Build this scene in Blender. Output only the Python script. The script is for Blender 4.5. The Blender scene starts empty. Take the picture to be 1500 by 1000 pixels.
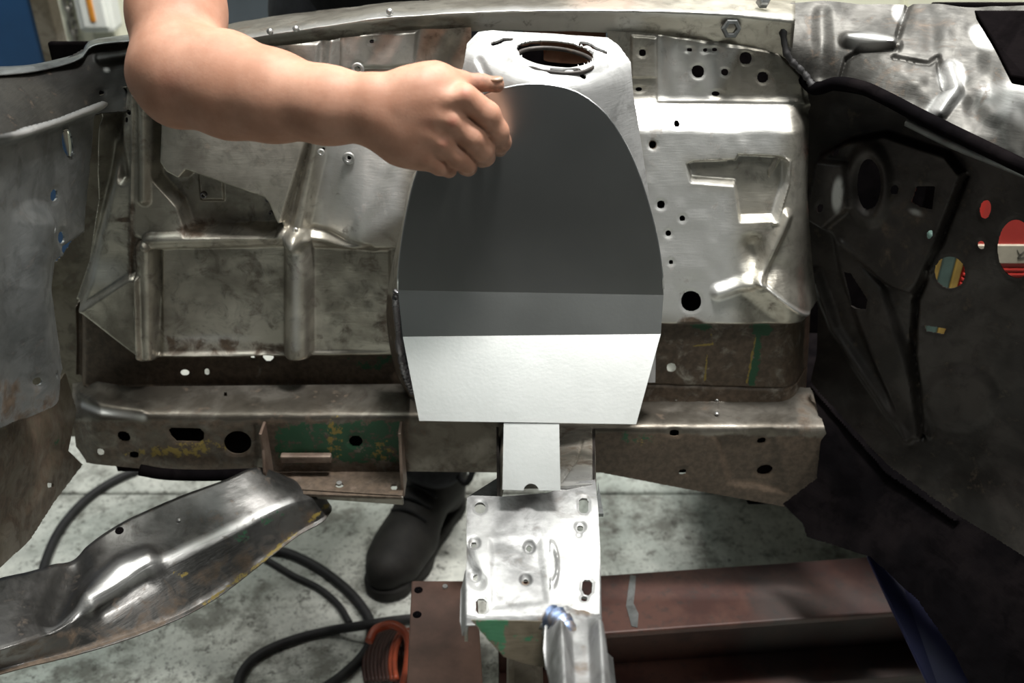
import bpy, bmesh, math, random
import numpy as np
from mathutils import Vector
random.seed(7); RNG = np.random.default_rng(7)
SC = bpy.context.scene; COL = SC.collection

# ------------------------------------------------------------------ camera
F = 1458.0                                   # focal length in pixels of the 1500 x 1000 frame
CAM = np.array([0.0, 0.0, 1.32]); PITCH = math.radians(32)
FWD = np.array([0, math.cos(PITCH), -math.sin(PITCH)]); UP = np.array([0, math.sin(PITCH), math.cos(PITCH)])
cd = bpy.data.cameras.new('camera'); cam = bpy.data.objects.new('camera', cd); COL.objects.link(cam)
cd.sensor_width = 36; cd.lens = 36 * F / 1500
cam.location = CAM; cam.rotation_euler = (math.pi / 2 - PITCH, 0, 0)
cd.clip_start = 0.02
cd.dof.use_dof = True; cd.dof.focus_distance = 1.10; cd.dof.aperture_fstop = 4.5
SC.camera = cam
# ------------------------------------------------------------------ light
w = bpy.data.worlds.new('world'); SC.world = w; w.use_nodes = True
w.node_tree.nodes['Background'].inputs[0].default_value = (0.8, 0.9, 1.0, 1)
w.node_tree.nodes['Background'].inputs[1].default_value = 0.02
def area(name, loc, target, sx, sy, power, col):
    ld = bpy.data.lights.new(name, 'AREA'); ld.shape = 'RECTANGLE'; ld.size = sx; ld.size_y = sy
    ld.energy = power; ld.color = col
    o = bpy.data.objects.new(name, ld); COL.objects.link(o); o.location = loc
    o.rotation_euler = (Vector(target) - Vector(loc)).to_track_quat('-Z', 'Y').to_euler()
    return o
area('work_lamp_light', (0.27, 0.95, 2.55), (0.2, 0.98, 0.6), 0.20, 0.40, 46, (1.0, 0.98, 0.94))
area('ceiling_tube_light', (-0.45, 1.2, 3.1), (-0.45, 1.2, 0.5), 1.5, 1.5, 27, (0.92, 1.0, 0.95))
area('ceiling_tube_light_front', (0.05, -0.6, 3.12), (0.05, -0.6, 0.5), 0.16, 1.3, 1.9, (0.97, 1.0, 0.97))
area('fill_light_right', (1.5, -0.1, 3.1), (0.0, 1.0, 0.6), 0.5, 0.9, 27, (1.0, 1.0, 0.95))  # added fill that brightens the left inner fender panel
area('ceiling_tube_light_rear', (0.75, 2.3, 3.1), (0.5, 1.6, 0.0), 1.0, 0.3, 54, (1.0, 0.99, 0.95))
area('fill_light_post', (-1.2, 1.75, 3.1), (-1.1, 2.2, 0.6), 0.2, 0.5, 16, (1.0, 1.0, 0.93))  # added lamp that brightens the cream post in the background
SC.view_settings.view_transform = 'Standard'; SC.view_settings.look = 'None'
SC.view_settings.gamma = 1.0; SC.view_settings.use_curve_mapping = False
SC.view_settings.exposure = 0.22

# ------------------------------------------------------------------ pixel <-> place helpers
def ray(px, py):
    px = np.asarray(px, float); py = np.asarray(py, float)
    dx = (px - 750) / F; dy = (500 - py) / F
    return FWD + dx[..., None] * np.array([1., 0, 0]) + dy[..., None] * UP
def at_t(px, py, t): return CAM + np.asarray(t)[..., None] * ray(px, py)
def at_y(px, py, Y):
    d = ray(px, py); return CAM + (Y / d[..., 1])[..., None] * d
def at_z(px, py, Z):
    d = ray(px, py); return CAM + ((Z - CAM[2]) / d[..., 2])[..., None] * d
def plane(p0, n):
    p0 = np.asarray(p0, float); n = np.asarray(n, float)
    return lambda px, py: np.dot(p0 - CAM, n) / (ray(px, py) @ n)
def plane3(a, b, c):                          # through three (px, py, Y)
    P = [at_y(*q) for q in (a, b, c)]
    n = np.cross(P[1] - P[0], P[2] - P[0]); n /= np.linalg.norm(n)
    if n @ (CAM - P[0]) < 0: n = -n
    return plane(P[0], n), n
def smax(a, b, k=0.012): return (a + b + np.sqrt((a - b) ** 2 + k * k)) / 2
def smin(a, b, k=0.012): return (a + b - np.sqrt((a - b) ** 2 + k * k)) / 2
def tps(pts):                                 # smooth surface through (px, py, Y)
    P = np.array(pts, float); xy = P[:, :2] / 500.
    t = P[:, 2] / ray(P[:, 0], P[:, 1])[:, 1]
    n = len(P)
    def U(r2): return np.where(r2 > 1e-12, r2 * np.log(r2 + 1e-12), 0)
    K = U(((xy[:, None] - xy[None]) ** 2).sum(-1)) + 1e-4 * np.eye(n)
    A = np.zeros((n + 3, n + 3)); A[:n, :n] = K; A[:n, n] = 1; A[:n, n+1:] = xy; A[n, :n] = 1; A[n+1:, :n] = xy.T
    s = np.linalg.solve(A, np.concatenate([t, [0, 0, 0]]))
    def fn(px, py):
        q = np.stack([np.asarray(px, float), np.asarray(py, float)], -1) / 500.
        r = s[n] + q[..., 0] * s[n+1] + q[..., 1] * s[n+2]
        for i in range(n): r = r + s[i] * U(((q - xy[i]) ** 2).sum(-1))
        return r
    return fn
def sd_poly(px, py, poly):
    P = np.array(poly, float); d = np.full(px.shape, 1e18); ins = np.zeros(px.shape, bool)
    for i in range(len(P)):
        a, b = P[i], P[(i + 1) % len(P)]
        e = b - a; wx, wy = px - a[0], py - a[1]
        u = np.clip((wx * e[0] + wy * e[1]) / max(e @ e, 1e-9), 0, 1)
        d = np.minimum(d, (wx - e[0] * u) ** 2 + (wy - e[1] * u) ** 2)
        c = (a[1] > py) != (b[1] > py)
        if abs(e[1]) > 1e-9: ins ^= c & (px < e[0] * (py - a[1]) / e[1] + a[0])
    d = np.sqrt(d); return np.where(ins, -d, d)
def sd_line(px, py, pts):
    P = np.array(pts, float); d = np.full(px.shape, 1e18)
    for a, b in zip(P[:-1], P[1:]):
        e = b - a; wx, wy = px - a[0], py - a[1]
        u = np.clip((wx * e[0] + wy * e[1]) / max(e @ e, 1e-9), 0, 1)
        d = np.minimum(d, (wx - e[0] * u) ** 2 + (wy - e[1] * u) ** 2)
    return np.sqrt(d)
def sd_ell(px, py, x, y, rx, ry=None, rot=0):
    ry = rx if ry is None else ry
    c, s = math.cos(math.radians(rot)), math.sin(math.radians(rot))
    u = (px - x) * c + (py - y) * s; v = -(px - x) * s + (py - y) * c
    return (np.sqrt((u / rx) ** 2 + (v / ry) ** 2) - 1) * min(rx, ry)
def sstep(x): x = np.clip(x, 0, 1); return x * x * (3 - 2 * x)
_lat = RNG.random((64, 64))
def vnoise(x, y):
    xi = np.floor(x).astype(int); yi = np.floor(y).astype(int); fx = x - xi; fy = y - yi
    fx = fx * fx * (3 - 2 * fx); fy = fy * fy * (3 - 2 * fy)
    g = lambda a, b: _lat[a % 64, b % 64]
    return (g(xi, yi) * (1 - fx) + g(xi + 1, yi) * fx) * (1 - fy) + (g(xi, yi + 1) * (1 - fx) + g(xi + 1, yi + 1) * fx) * fy - .5
def catmull(pts, n):
    P = np.array(pts, float)
    if len(P) == 2: return P[0] + np.linspace(0, 1, n)[:, None] * (P[1] - P[0])
    seg = np.linalg.norm(np.diff(P[:, :2], axis=0), axis=1) + 1e-9
    s = np.concatenate([[0], np.cumsum(seg)]); q = np.linspace(0, s[-1], n); out = []
    T = np.zeros_like(P)
    T[1:-1] = (P[2:] - P[:-2]) / (s[2:] - s[:-2])[:, None]; T[0] = (P[1] - P[0]) / seg[0]; T[-1] = (P[-1] - P[-2]) / seg[-1]
    i = np.clip(np.searchsorted(s, q, side='right') - 1, 0, len(P) - 2)
    h = seg[i][:, None]; u = ((q - s[i]) / seg[i])[:, None]
    return ((2*u**3 - 3*u**2 + 1) * P[i] + (u**3 - 2*u**2 + u) * h * T[i] + (-2*u**3 + 3*u**2) * P[i+1] + (u**3 - u**2) * h * T[i+1])

# ------------------------------------------------------------------ object helpers
def tag(o, label=None, cat=None, group=None, kind=None):
    if label: o['label'] = label
    if cat: o['category'] = cat
    if group: o['group'] = group
    if kind: o['kind'] = kind
    return o
def empty(name, loc, label, cat, group=None):
    o = bpy.data.objects.new(name, None); COL.objects.link(o); o.location = loc; o.empty_display_size = .1
    return tag(o, label, cat, group, 'thing')
def link(name, me, mat, parent=None):
    o = bpy.data.objects.new(name, me); COL.objects.link(o)
    if mat: me.materials.append(mat)
    if 'stain' not in me.attributes: me.attributes.new('stain', 'FLOAT_COLOR', 'POINT').data.foreach_set('color', np.zeros(4 * len(me.vertices), np.float32))
    if parent:
        o.parent = parent
        L = Vector((0, 0, 0)); p = parent
        while p: L += p.location; p = p.parent
        o.location = -L                       # vertices stay in place coordinates
    return o
def mesh_np(name, V, Fa, smooth=True, stain=None):
    me = bpy.data.meshes.new(name)
    V = np.asarray(V, np.float32); Fa = np.asarray(Fa, np.int32); k = Fa.shape[1]
    me.vertices.add(len(V)); me.vertices.foreach_set('co', V.ravel())
    me.loops.add(Fa.size); me.loops.foreach_set('vertex_index', Fa.ravel())
    me.polygons.add(len(Fa)); me.polygons.foreach_set('loop_start', np.arange(0, Fa.size, k, dtype=np.int32))
    me.update(calc_edges=True)
    me.polygons.foreach_set('use_smooth', np.full(len(Fa), smooth))
    if stain is not None:
        a = me.attributes.new('stain', 'FLOAT_COLOR', 'POINT'); a.data.foreach_set('color', np.asarray(stain, np.float32).ravel())
    me.validate(); return me
def stains_at(px, py, stains):
    S = np.zeros(px.shape + (4,), np.float32)
    for s in stains:
        ch = 'rgyp'.index(s[0])               # rust, green paint, yellow paint, polish and painted highlights
        if s[1] == 'poly': d = sd_poly(px, py, s[2]); soft = s[4]; v = sstep(.5 - d / soft) * s[3]
        elif s[1] == 'line': d = sd_line(px, py, s[2]); v = sstep(1 - d / s[4]) * s[3]
        else: d = sd_ell(px, py, *s[2]); v = sstep(.5 - d / s[4]) * s[3]
        S[..., ch] = np.maximum(S[..., ch], v)
    return S
def hole_sd(px, py, hs):
    if hs[0] == 'p': return sd_poly(px, py, hs[1])
    if hs[0] == 'l': return sd_line(px, py, hs[1]) - hs[2]
    return sd_ell(px, py, *hs[1:])
def sheet(name, outline, base, n, mat, parent, relief=None, holes=(), stains=(), step=2.0, thick=.0014, rough=0.0, rims=True):
    """pressed sheet metal: an outline on a real surface, with stamped relief, holes and thickness"""
    O = np.array(outline, float); lo = O.min(0) - step; hi = O.max(0) + step
    xs = np.arange(lo[0], hi[0] + step, step); ys = np.arange(lo[1], hi[1] + step, step)
    px, py = np.meshgrid(xs, ys)
    d = sd_poly(px, py, outline)
    for hs in holes: d = np.maximum(d, -hole_sd(px, py, hs))
    gy, gx = np.gradient(d, step); gl = np.maximum(np.hypot(gx, gy), .3)
    near = (d < .75 * step) & (d > -.25 * step)
    px2 = np.where(near, px - d * gx / gl**2, px); py2 = np.where(near, py - d * gy / gl**2, py)
    ok = d < .75 * step
    H = np.zeros(px.shape)
    if relief: H = relief(px2, py2, H)
    if rims:
        for hs in holes:
            dd = hole_sd(px2, py2, hs); H = H - .0012 * sstep(1 - np.abs(dd) / 5)
    if rough: H = H + rough * (vnoise(px2 / 37., py2 / 41.) + .5 * vnoise(px2 / 15. + 9, py2 / 17.))
    n = np.asarray(n, float); n = n / np.linalg.norm(n)
    P = at_t(px2, py2, base(px2, py2)) + H[..., None] * n
    fk = ok[:-1, :-1] & ok[1:, :-1] & ok[1:, 1:] & ok[:-1, 1:]
    idx = np.arange(px.size).reshape(px.shape)
    fa = np.stack([idx[:-1, :-1], idx[1:, :-1], idx[1:, 1:], idx[:-1, 1:]], -1)[fk]
    used = np.unique(fa); mp = np.full(px.size, -1); mp[used] = np.arange(len(used))
    S = stains_at(px2, py2, stains).reshape(-1, 4)[used]
    me = mesh_np(name, P.reshape(-1, 3)[used], mp[fa], True, S)
    o = link(name, me, mat, parent)
    m = o.modifiers.new('thickness', 'SOLIDIFY'); m.thickness = thick; m.offset = -1; m.use_rim = True
    e = o.modifiers.new('crisp_edges', 'EDGE_SPLIT'); e.split_angle = math.radians(62)
    return o
def loft(name, curves, mat, parent, nu=90, nv=8, stains=(), thick=.0015, bumps=(), closed=False, rough=0, profile=None):
    """sheet through several long edges, each a list of (px, py, Y)"""
    R = [catmull(c, nu) for c in curves]; rows = []
    for a, b in zip(R[:-1], R[1:]):
        for k in range(nv): rows.append(a + (b - a) * k / nv)
    rows.append(R[-1]); A = np.array(rows)
    px, py, Y = A[..., 0], A[..., 1], A[..., 2]
    P = at_y(px, py, Y)
    N = np.cross(np.gradient(P, axis=1), np.gradient(P, axis=0)); N /= np.linalg.norm(N, axis=-1, keepdims=True) + 1e-9
    if (N * (CAM - P)).sum(-1).mean() < 0: N = -N
    H = np.zeros(px.shape)
    for (line, r, h) in bumps: H += h * sstep(1 - sd_line(px, py, line) / r)
    if rough: H += rough * (vnoise(px / 30., py / 33.) + .5 * vnoise(px / 12. + 5, py / 13.))
    P = P + H[..., None] * N
    idx = np.arange(px.size).reshape(px.shape)
    fa = np.stack([idx[:-1, :-1], idx[1:, :-1], idx[1:, 1:], idx[:-1, 1:]], -1).reshape(-1, 4)
    me = mesh_np(name, P.reshape(-1, 3), fa, True, stains_at(px, py, stains).reshape(-1, 4))
    # keep the faces turned to the camera side so thickness goes behind
    bm = bmesh.new(); bm.from_mesh(me); bm.normal_update()
    c = Vector(CAM)
    if sum(1 for f in bm.faces if f.normal.dot(c - f.calc_center_median()) > 0) < len(bm.faces) / 2: bmesh.ops.reverse_faces(bm, faces=bm.faces)
    bm.to_mesh(me); bm.free()
    o = link(name, me, mat, parent)
    m = o.modifiers.new('thickness', 'SOLIDIFY'); m.thickness = thick; m.offset = -1
    return o
def prism(name, P, thick, mat, parent, down=None, bevel=0, smooth=False):
    """polygon of 3D points given a thickness along its own back normal (or along `down`)"""
    P = np.array(P, float); c = P.mean(0)
    n = np.zeros(3)
    for i in range(len(P)): n += np.cross(P[i] - c, P[(i + 1) % len(P)] - c)
    n /= np.linalg.norm(n)
    if down is None:
        if n @ (CAM - c) < 0: P = P[::-1]; n = -n
        off = -n * thick
    else: off = np.array(down, float)
    if down is not None and n @ off > 0: P = P[::-1]
    bm = bmesh.new(); v1 = [bm.verts.new(p) for p in P]; v2 = [bm.verts.new(p + off) for p in P]
    bm.faces.new(v1); bm.faces.new(v2[::-1])
    for i in range(len(P)): bm.faces.new((v1[i], v2[i], v2[(i + 1) % len(P)], v1[(i + 1) % len(P)]))
    bmesh.ops.recalc_face_normals(bm, faces=bm.faces)
    if bevel: bmesh.ops.bevel(bm, geom=[e for e in bm.edges], offset=bevel, segments=2, affect='EDGES', profile=.5)
    me = bpy.data.meshes.new(name); bm.to_mesh(me); bm.free()
    if smooth: me.shade_smooth()
    return link(name, me, mat, parent)
def box(name, lo, hi, mat, parent=None, bevel=.003, seg=2):
    bm = bmesh.new(); bmesh.ops.create_cube(bm, size=1)
    lo, hi = np.array(lo, float), np.array(hi, float)
    for v in bm.verts: v.co = Vector((lo + hi) / 2) + Vector([v.co[i] * (hi - lo)[i] for i in range(3)])
    if bevel: bmesh.ops.bevel(bm, geom=list(bm.edges), offset=bevel, segments=seg, affect='EDGES', profile=.5)
    me = bpy.data.meshes.new(name); bm.to_mesh(me); bm.free()
    return link(name, me, mat, parent)
def tube(name, pts, r, mat, parent=None, n=120, sides=10, wob=0, stain=None):
    P = catmull(pts, n) if n else np.array(pts, float); n = len(P)
    T = np.gradient(P, axis=0); T /= np.linalg.norm(T, axis=1, keepdims=True) + 1e-12
    u = np.cross(T[0], [0, 0, 1.]);
    if np.linalg.norm(u) < .1: u = np.cross(T[0], [0, 1., 0])
    u /= np.linalg.norm(u); rings = []
    a = np.linspace(0, 2 * math.pi, sides, endpoint=False)
    rr = np.broadcast_to(np.asarray(r, float), (n,)) if np.ndim(r) else np.full(n, r)
    for i in range(n):
        u = u - T[i] * (u @ T[i]); u /= np.linalg.norm(u); v = np.cross(T[i], u)
        R = rr[i] * (1 + wob * math.sin(i * 1.9) * math.sin(i * .7 + 1))
        rings.append(P[i] + R * (np.cos(a)[:, None] * u + np.sin(a)[:, None] * v))
    V = np.concatenate(rings + [P[:1], P[-1:]]); fa = []
    for i in range(n - 1):
        for k in range(sides):
            k2 = (k + 1) % sides; fa.append((i*sides+k, i*sides+k2, (i+1)*sides+k2, (i+1)*sides+k))
    for k in range(sides):
        k2 = (k + 1) % sides
        fa.append((n*sides, k2, k, k)); fa.append((n*sides+1, (n-1)*sides+k, (n-1)*sides+k2, (n-1)*sides+k2))
    me = bpy.data.meshes.new(name); me.from_pydata([tuple(v) for v in V], [], [tuple(dict.fromkeys(f)) for f in fa]); me.update(); me.shade_smooth()
    return link(name, me, mat, parent)
def disc(name, p, n, r, h, mat, parent, seg=20, inner=0, dome=0):
    """washer, nut or boss standing on a surface"""
    n = Vector(n).normalized(); bm = bmesh.new()
    prof = [(r, 0), (r, h * .7), (r * .88, h)]
    if inner: prof += [(inner * 1.1, h), (inner, h * .8), (inner, 0)]
    else: prof += [(r * .5, h + dome * .8), (0.0005, h + dome)]
    q = n.to_track_quat('Z', 'Y'); rings = []
    for (a, z) in prof:
        rings.append([bm.verts.new(Vector(p) + q @ Vector((a * math.cos(2*math.pi*k/seg), a * math.sin(2*math.pi*k/seg), z))) for k in range(seg)])
    for A, B in zip(rings[:-1], rings[1:]):
        for k in range(seg): bm.faces.new((A[k], A[(k+1) % seg], B[(k+1) % seg], B[k]))
    me = bpy.data.meshes.new(name); bm.to_mesh(me); bm.free(); me.shade_smooth() if seg > 8 else None
    return link(name, me, mat, parent)

# ------------------------------------------------------------------ materials
class NT:
    def __init__(s, name):
        s.m = bpy.data.materials.new(name); s.m.use_nodes = True; s.t = s.m.node_tree
        s.b = s.t.nodes['Principled BSDF']; s.co = s.n('ShaderNodeTexCoord').outputs['Object']
    def n(s, typ, **kw):
        x = s.t.nodes.new(typ)
        for k, v in kw.items(): setattr(x, k, v)
        return x
    def l(s, a, b): s.t.links.new(a, b)
    def val(s, sock, v):
        if isinstance(v, bpy.types.NodeSocket): s.l(v, sock)
        else: sock.default_value = v
    def noise(s, scale, detail=4, rough=.55, stretch=None, dist=0):
        x = s.n('ShaderNodeTexNoise'); x.inputs['Scale'].default_value = scale; x.inputs['Detail'].default_value = detail
        x.inputs['Roughness'].default_value = rough; x.inputs['Distortion'].default_value = dist
        if stretch:
            mp = s.n('ShaderNodeMapping'); mp.inputs['Scale'].default_value = stretch[0]; mp.inputs['Rotation'].default_value = stretch[1]
            s.l(s.co, mp.inputs[0]); s.l(mp.outputs[0], x.inputs['Vector'])
        else: s.l(s.co, x.inputs['Vector'])
        return x.outputs['Fac']
    def math(s, op, a, b=0, c=None, clamp=False):
        x = s.n('ShaderNodeMath', operation=op, use_clamp=clamp); s.val(x.inputs[0], a); s.val(x.inputs[1], b)
        if c is not None: s.val(x.inputs[2], c)
        return x.outputs[0]
    def rng(s, v, a, b, c=0., d=1.):
        x = s.n('ShaderNodeMapRange', interpolation_type='SMOOTHSTEP'); s.val(x.inputs[0], v)
        for i, q in enumerate((a, b, c, d)): s.val(x.inputs[i + 1], q)
        return x.outputs[0]
    def mix(s, f, a, b):
        x = s.n('ShaderNodeMix', data_type='RGBA'); s.val(x.inputs[0], f)
        for sock, v in ((x.inputs[6], a), (x.inputs[7], b)): s.val(sock, (v + (1,)) if isinstance(v, tuple) and len(v) == 3 else v)
        return x.outputs[2]
    def mixf(s, f, a, b):
        x = s.n('ShaderNodeMix', data_type='FLOAT'); s.val(x.inputs[0], f); s.val(x.inputs[2], a); s.val(x.inputs[3], b); return x.outputs[0]
    def attr(s, name):
        x = s.n('ShaderNodeAttribute', attribute_name=name); return x
    def bump(s, h, strength, dist=.001):
        x = s.n('ShaderNodeBump'); x.inputs['Strength'].default_value = strength; x.inputs['Distance'].default_value = dist
        s.l(h, x.inputs['Height']); s.l(x.outputs[0], s.b.inputs['Normal'])
    def out(s, col, rough, metal=0.):
        s.val(s.b.inputs['Base Color'], col if not isinstance(col, tuple) else col + (1,)); s.val(s.b.inputs['Roughness'], rough); s.val(s.b.inputs['Metallic'], metal)
        return s.m
def body_metal(name, c1, c2, rough=.42, metal=.85, rust_c=(.068, .048, .033), speck=.5, grind=.25, bscale=9, bumpy=.35):
    """bare car-body steel; the stain attribute marks rust (R), green paint (G), yellow paint (B), ground-bright metal and painted highlights (A)"""
    s = NT(name); A = s.attr('stain'); sep = s.n('ShaderNodeSeparateColor'); s.l(A.outputs['Color'], sep.inputs[0])
    big = s.noise(bscale, 5, .6, dist=.4); fine = s.noise(120, 4, .65); mid = s.noise(38, 5, .65, dist=.6)
    brush = s.noise(60, 3, .6, stretch=((1, 1, 9), (0, .5, .3)))
    base = s.mix(s.rng(big, .40, .60), c1, c2)
    base = s.mix(s.math('MULTIPLY', s.rng(mid, .47, .66), .5), base, tuple(x * .5 for x in c1))
    sp = s.math('MULTIPLY', s.rng(mid, .56, .66), speck)
    sp = s.math('MULTIPLY', sp, s.rng(fine, .42, .6))
    R = s.math('ADD', sep.outputs[0], s.math('MULTIPLY', s.math('SUBTRACT', mid, .5), 1.4))
    rust = s.math('MULTIPLY', s.rng(R, .28, .72), s.rng(sep.outputs[0], .0, .15))
    rust = s.math('MAXIMUM', rust, sp)
    G = s.math('MULTIPLY', s.rng(s.math('ADD', sep.outputs[1], s.math('MULTIPLY', s.math('SUBTRACT', s.noise(70, 6, .75), .5), 1.9)), .5, .62), s.rng(sep.outputs[1], 0., .1))
    Y = s.math('MULTIPLY', s.rng(s.math('ADD', sep.outputs[2], s.math('MULTIPLY', s.math('SUBTRACT', s.noise(85, 6, .75), .5), 1.9)), .5, .62), s.rng(sep.outputs[2], 0., .1))
    pol = A.outputs['Alpha']
    base = s.mix(s.math('MULTIPLY', pol, .85), base, (.74, .74, .73))
    rustcol = s.mix(s.rng(fine, .35, .65), rust_c, tuple(x * 1.7 for x in rust_c))
    col = s.mix(rust, base, rustcol); col = s.mix(G, col, (.02, .085, .04)); col = s.mix(Y, col, (.26, .19, .045))
    nonm = s.math('MAXIMUM', rust, s.math('MAXIMUM', G, Y))
    met = s.math('MULTIPLY', s.math('SUBTRACT', 1., nonm), metal)
    ro = s.math('ADD', s.math('MULTIPLY', s.math('SUBTRACT', brush, .5), grind), rough)
    ro = s.mixf(s.math('MULTIPLY', pol, .7), ro, .50)
    ro = s.mixf(nonm, ro, .62)
    h = s.math('ADD', s.math('MULTIPLY', brush, .5), s.math('ADD', s.math('MULTIPLY', fine, .4), s.math('MULTIPLY', big, 1.2)))
    s.bump(h, bumpy, .0012)
    return s.out(col, ro, met)
M = {}
M['apron'] = body_metal('bare_grey_steel', (.33, .305, .262), (.55, .52, .455), .41, .80)
M['bright'] = body_metal('ground_bright_steel', (.50, .50, .49), (.66, .66, .65), .42, .85, speck=.15, grind=.3)
M['rail'] = body_metal('brown_stained_steel', (.13, .115, .095), (.25, .23, .20), .42, .75, speck=.8)
M['brown'] = body_metal('dull_brown_steel', (.12, .10, .07), (.20, .175, .14), .55, .45, speck=.8)
M['dark'] = body_metal('primed_shaded_steel', (.024, .020, .018), (.055, .046, .042), .5, .3, speck=.4)  # primer brown kept extra dark to carry the shade on the firewall
M['black'] = body_metal('black_parts_and_shade', (.004, .0035, .004), (.008, .0065, .007), .75, .0, speck=.0)  # black parts, and the deep lower-right shade put into the colour
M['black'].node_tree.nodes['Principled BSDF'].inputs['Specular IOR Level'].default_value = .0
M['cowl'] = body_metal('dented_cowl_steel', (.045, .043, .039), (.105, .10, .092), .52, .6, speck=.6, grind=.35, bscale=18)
M['tower'] = body_metal('ground_tower_steel', (.46, .46, .46), (.60, .60, .60), .5, .45, speck=.1, grind=.3)
M['plate'] = body_metal('ground_plate_steel', (.17, .17, .17), (.34, .34, .34), .56, .7, speck=.25, grind=.45, bscale=14, bumpy=.6)
M['valance'] = body_metal('scraped_valance_steel', (.085, .083, .08), (.17, .165, .16), .36, .8, speck=.5)
M['cool'] = body_metal('cool_grey_steel', (.15, .16, .16), (.25, .26, .26), .40, .75, speck=.3)
M['sooty'] = body_metal('sooty_black_steel', (.008, .0075, .006), (.022, .02, .016), .6, .1, speck=.4)
M['rusty'] = body_metal('rusty_steel', (.16, .11, .085), (.26, .20, .16), .55, .4, speck=1)
M['weld'] = body_metal('weld_metal', (.16, .15, .16), (.30, .29, .31), .3, .9, speck=.2)
def plain(name, col, rough=.5, metal=0., var=.25, scale=20, bump=0):
    s = NT(name); n = s.noise(scale, 5, .6)
    c = s.mix(s.rng(n, .3, .7), tuple(x * (1 - var) for x in col), tuple(min(1, x * (1 + var)) for x in col))
    if bump: s.bump(s.noise(scale * 6, 4), bump, .001)
    return s.out(c, rough, metal)
def new_sheet_metal():
    s = NT('new_sheet_steel'); n = s.noise(6, 4, .6); f = s.noise(260, 3, .6)
    sc = s.noise(35, 3, .6, stretch=((1, 1, .12), (0, .7, .4)))
    c = s.mix(s.rng(n, .3, .7), (.55, .56, .55), (.61, .62, .61))
    c = s.mix(s.math('MULTIPLY', s.rng(sc, .55, .8), .12), c, (.45, .45, .44))
    s.bump(s.math('ADD', f, s.math('MULTIPLY', sc, .6)), .12, .0006)
    return s.out(c, s.math('ADD', s.math('MULTIPLY', n, .06), .30), 1.0)
M['panel'] = new_sheet_metal()
M['edge'] = plain('cut_edge_steel', (.78, .79, .80), .3, 1., .05)
def beam_mat():
    s = NT('red_oxide_steel'); n = s.noise(7, 6, .65); f = s.noise(60, 5, .7); g = s.noise(3, 3)
    c = s.mix(s.rng(n, .42, .60), (.048, .016, .012), (.085, .036, .026))
    c = s.mix(s.math('MULTIPLY', s.rng(f, .5, .68), .6), c, (.03, .022, .02))
    c = s.mix(s.math('MULTIPLY', s.rng(g, .56, .68), .6), c, (.045, .047, .047))
    s.bump(f, .3, .001); return s.out(c, .55, .15)
M['beam'] = beam_mat()
def concrete():
    s = NT('stained_concrete'); a = s.noise(3.0, 7, .7, dist=.5); b = s.noise(34, 6, .8); c_ = s.noise(110, 4, .75); g = s.noise(.9, 2)
    c = s.mix(s.rng(a, .40, .60), (.48, .49, .45), (.80, .80, .74))
    c = s.mix(s.math('MULTIPLY', s.rng(g, .45, .58), .35), c, (.50, .62, .56))
    c = s.mix(s.math('MULTIPLY', s.rng(s.noise(6, 6, .75), .46, .62), .8), c, (.15, .145, .12))
    c = s.mix(s.math('MULTIPLY', s.rng(b, .54, .62), .8), c, (.10, .095, .08))
    c = s.mix(s.math('MULTIPLY', s.rng(c_, .55, .64), .55), c, (.09, .09, .08))
    s.bump(s.math('ADD', b, c_), .25, .002); return s.out(c, .62, 0.)
M['floor'] = concrete()
M['wall'] = plain('grey_wall_paint', (.07, .085, .10), .7, 0, .15, 4)
M['ceil'] = plain('ceiling_paint', (.35, .37, .37), .8, 0, .1, 4)
M['blue'] = plain('blue_paint', (.008, .045, .12), .5, 0, .15, 6)
M['navy'] = plain('navy_paint', (.03, .05, .09), .5, 0, .15, 6)
M['cream'] = plain('cream_paint', (.78, .77, .62), .5, 0, .08, 5)
M['white'] = plain('white_plastic', (.82, .83, .78), .4, 0, .06, 8)
M['orange'] = plain('orange_plastic', (.7, .28, .04), .4)
M['steel'] = plain('chain_steel', (.35, .33, .30), .4, .9)
M['rubber'] = plain('black_rubber', (.020, .019, .020), .62, 0, .3, 40, .1)
M['coil'] = plain('orange_red_hose', (.30, .055, .022), .42, 0, .3, 25)
M['cloth'] = plain('black_cotton', (.012, .012, .013), .9, 0, .3, 60, .3)
M['denim'] = plain('dark_work_trousers', (.016, .017, .021), .9, 0, .3, 60, .3)
M['leather'] = plain('black_boot_leather', (.014, .012, .010), .72, 0, .35, 40, .3)
M['sole'] = plain('boot_sole', (.02, .018, .016), .8)
M['dblue'] = plain('dark_blue_lift_paint', (.012, .014, .075), .5, 0, .2, 8)
M['red'] = plain('red_plastic', (.55, .045, .035), .4, 0, .1, 12)
M['offwhite'] = plain('off_white_label', (.55, .50, .40), .6, 0, .12, 30)
M['teal'] = plain('teal_plastic', (.10, .16, .14), .5)
M['gold'] = plain('ochre_plastic', (.40, .26, .06), .5)
M['nail'] = plain('finger_nail', (.30, .20, .14), .35, 0, .12, 200)
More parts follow.
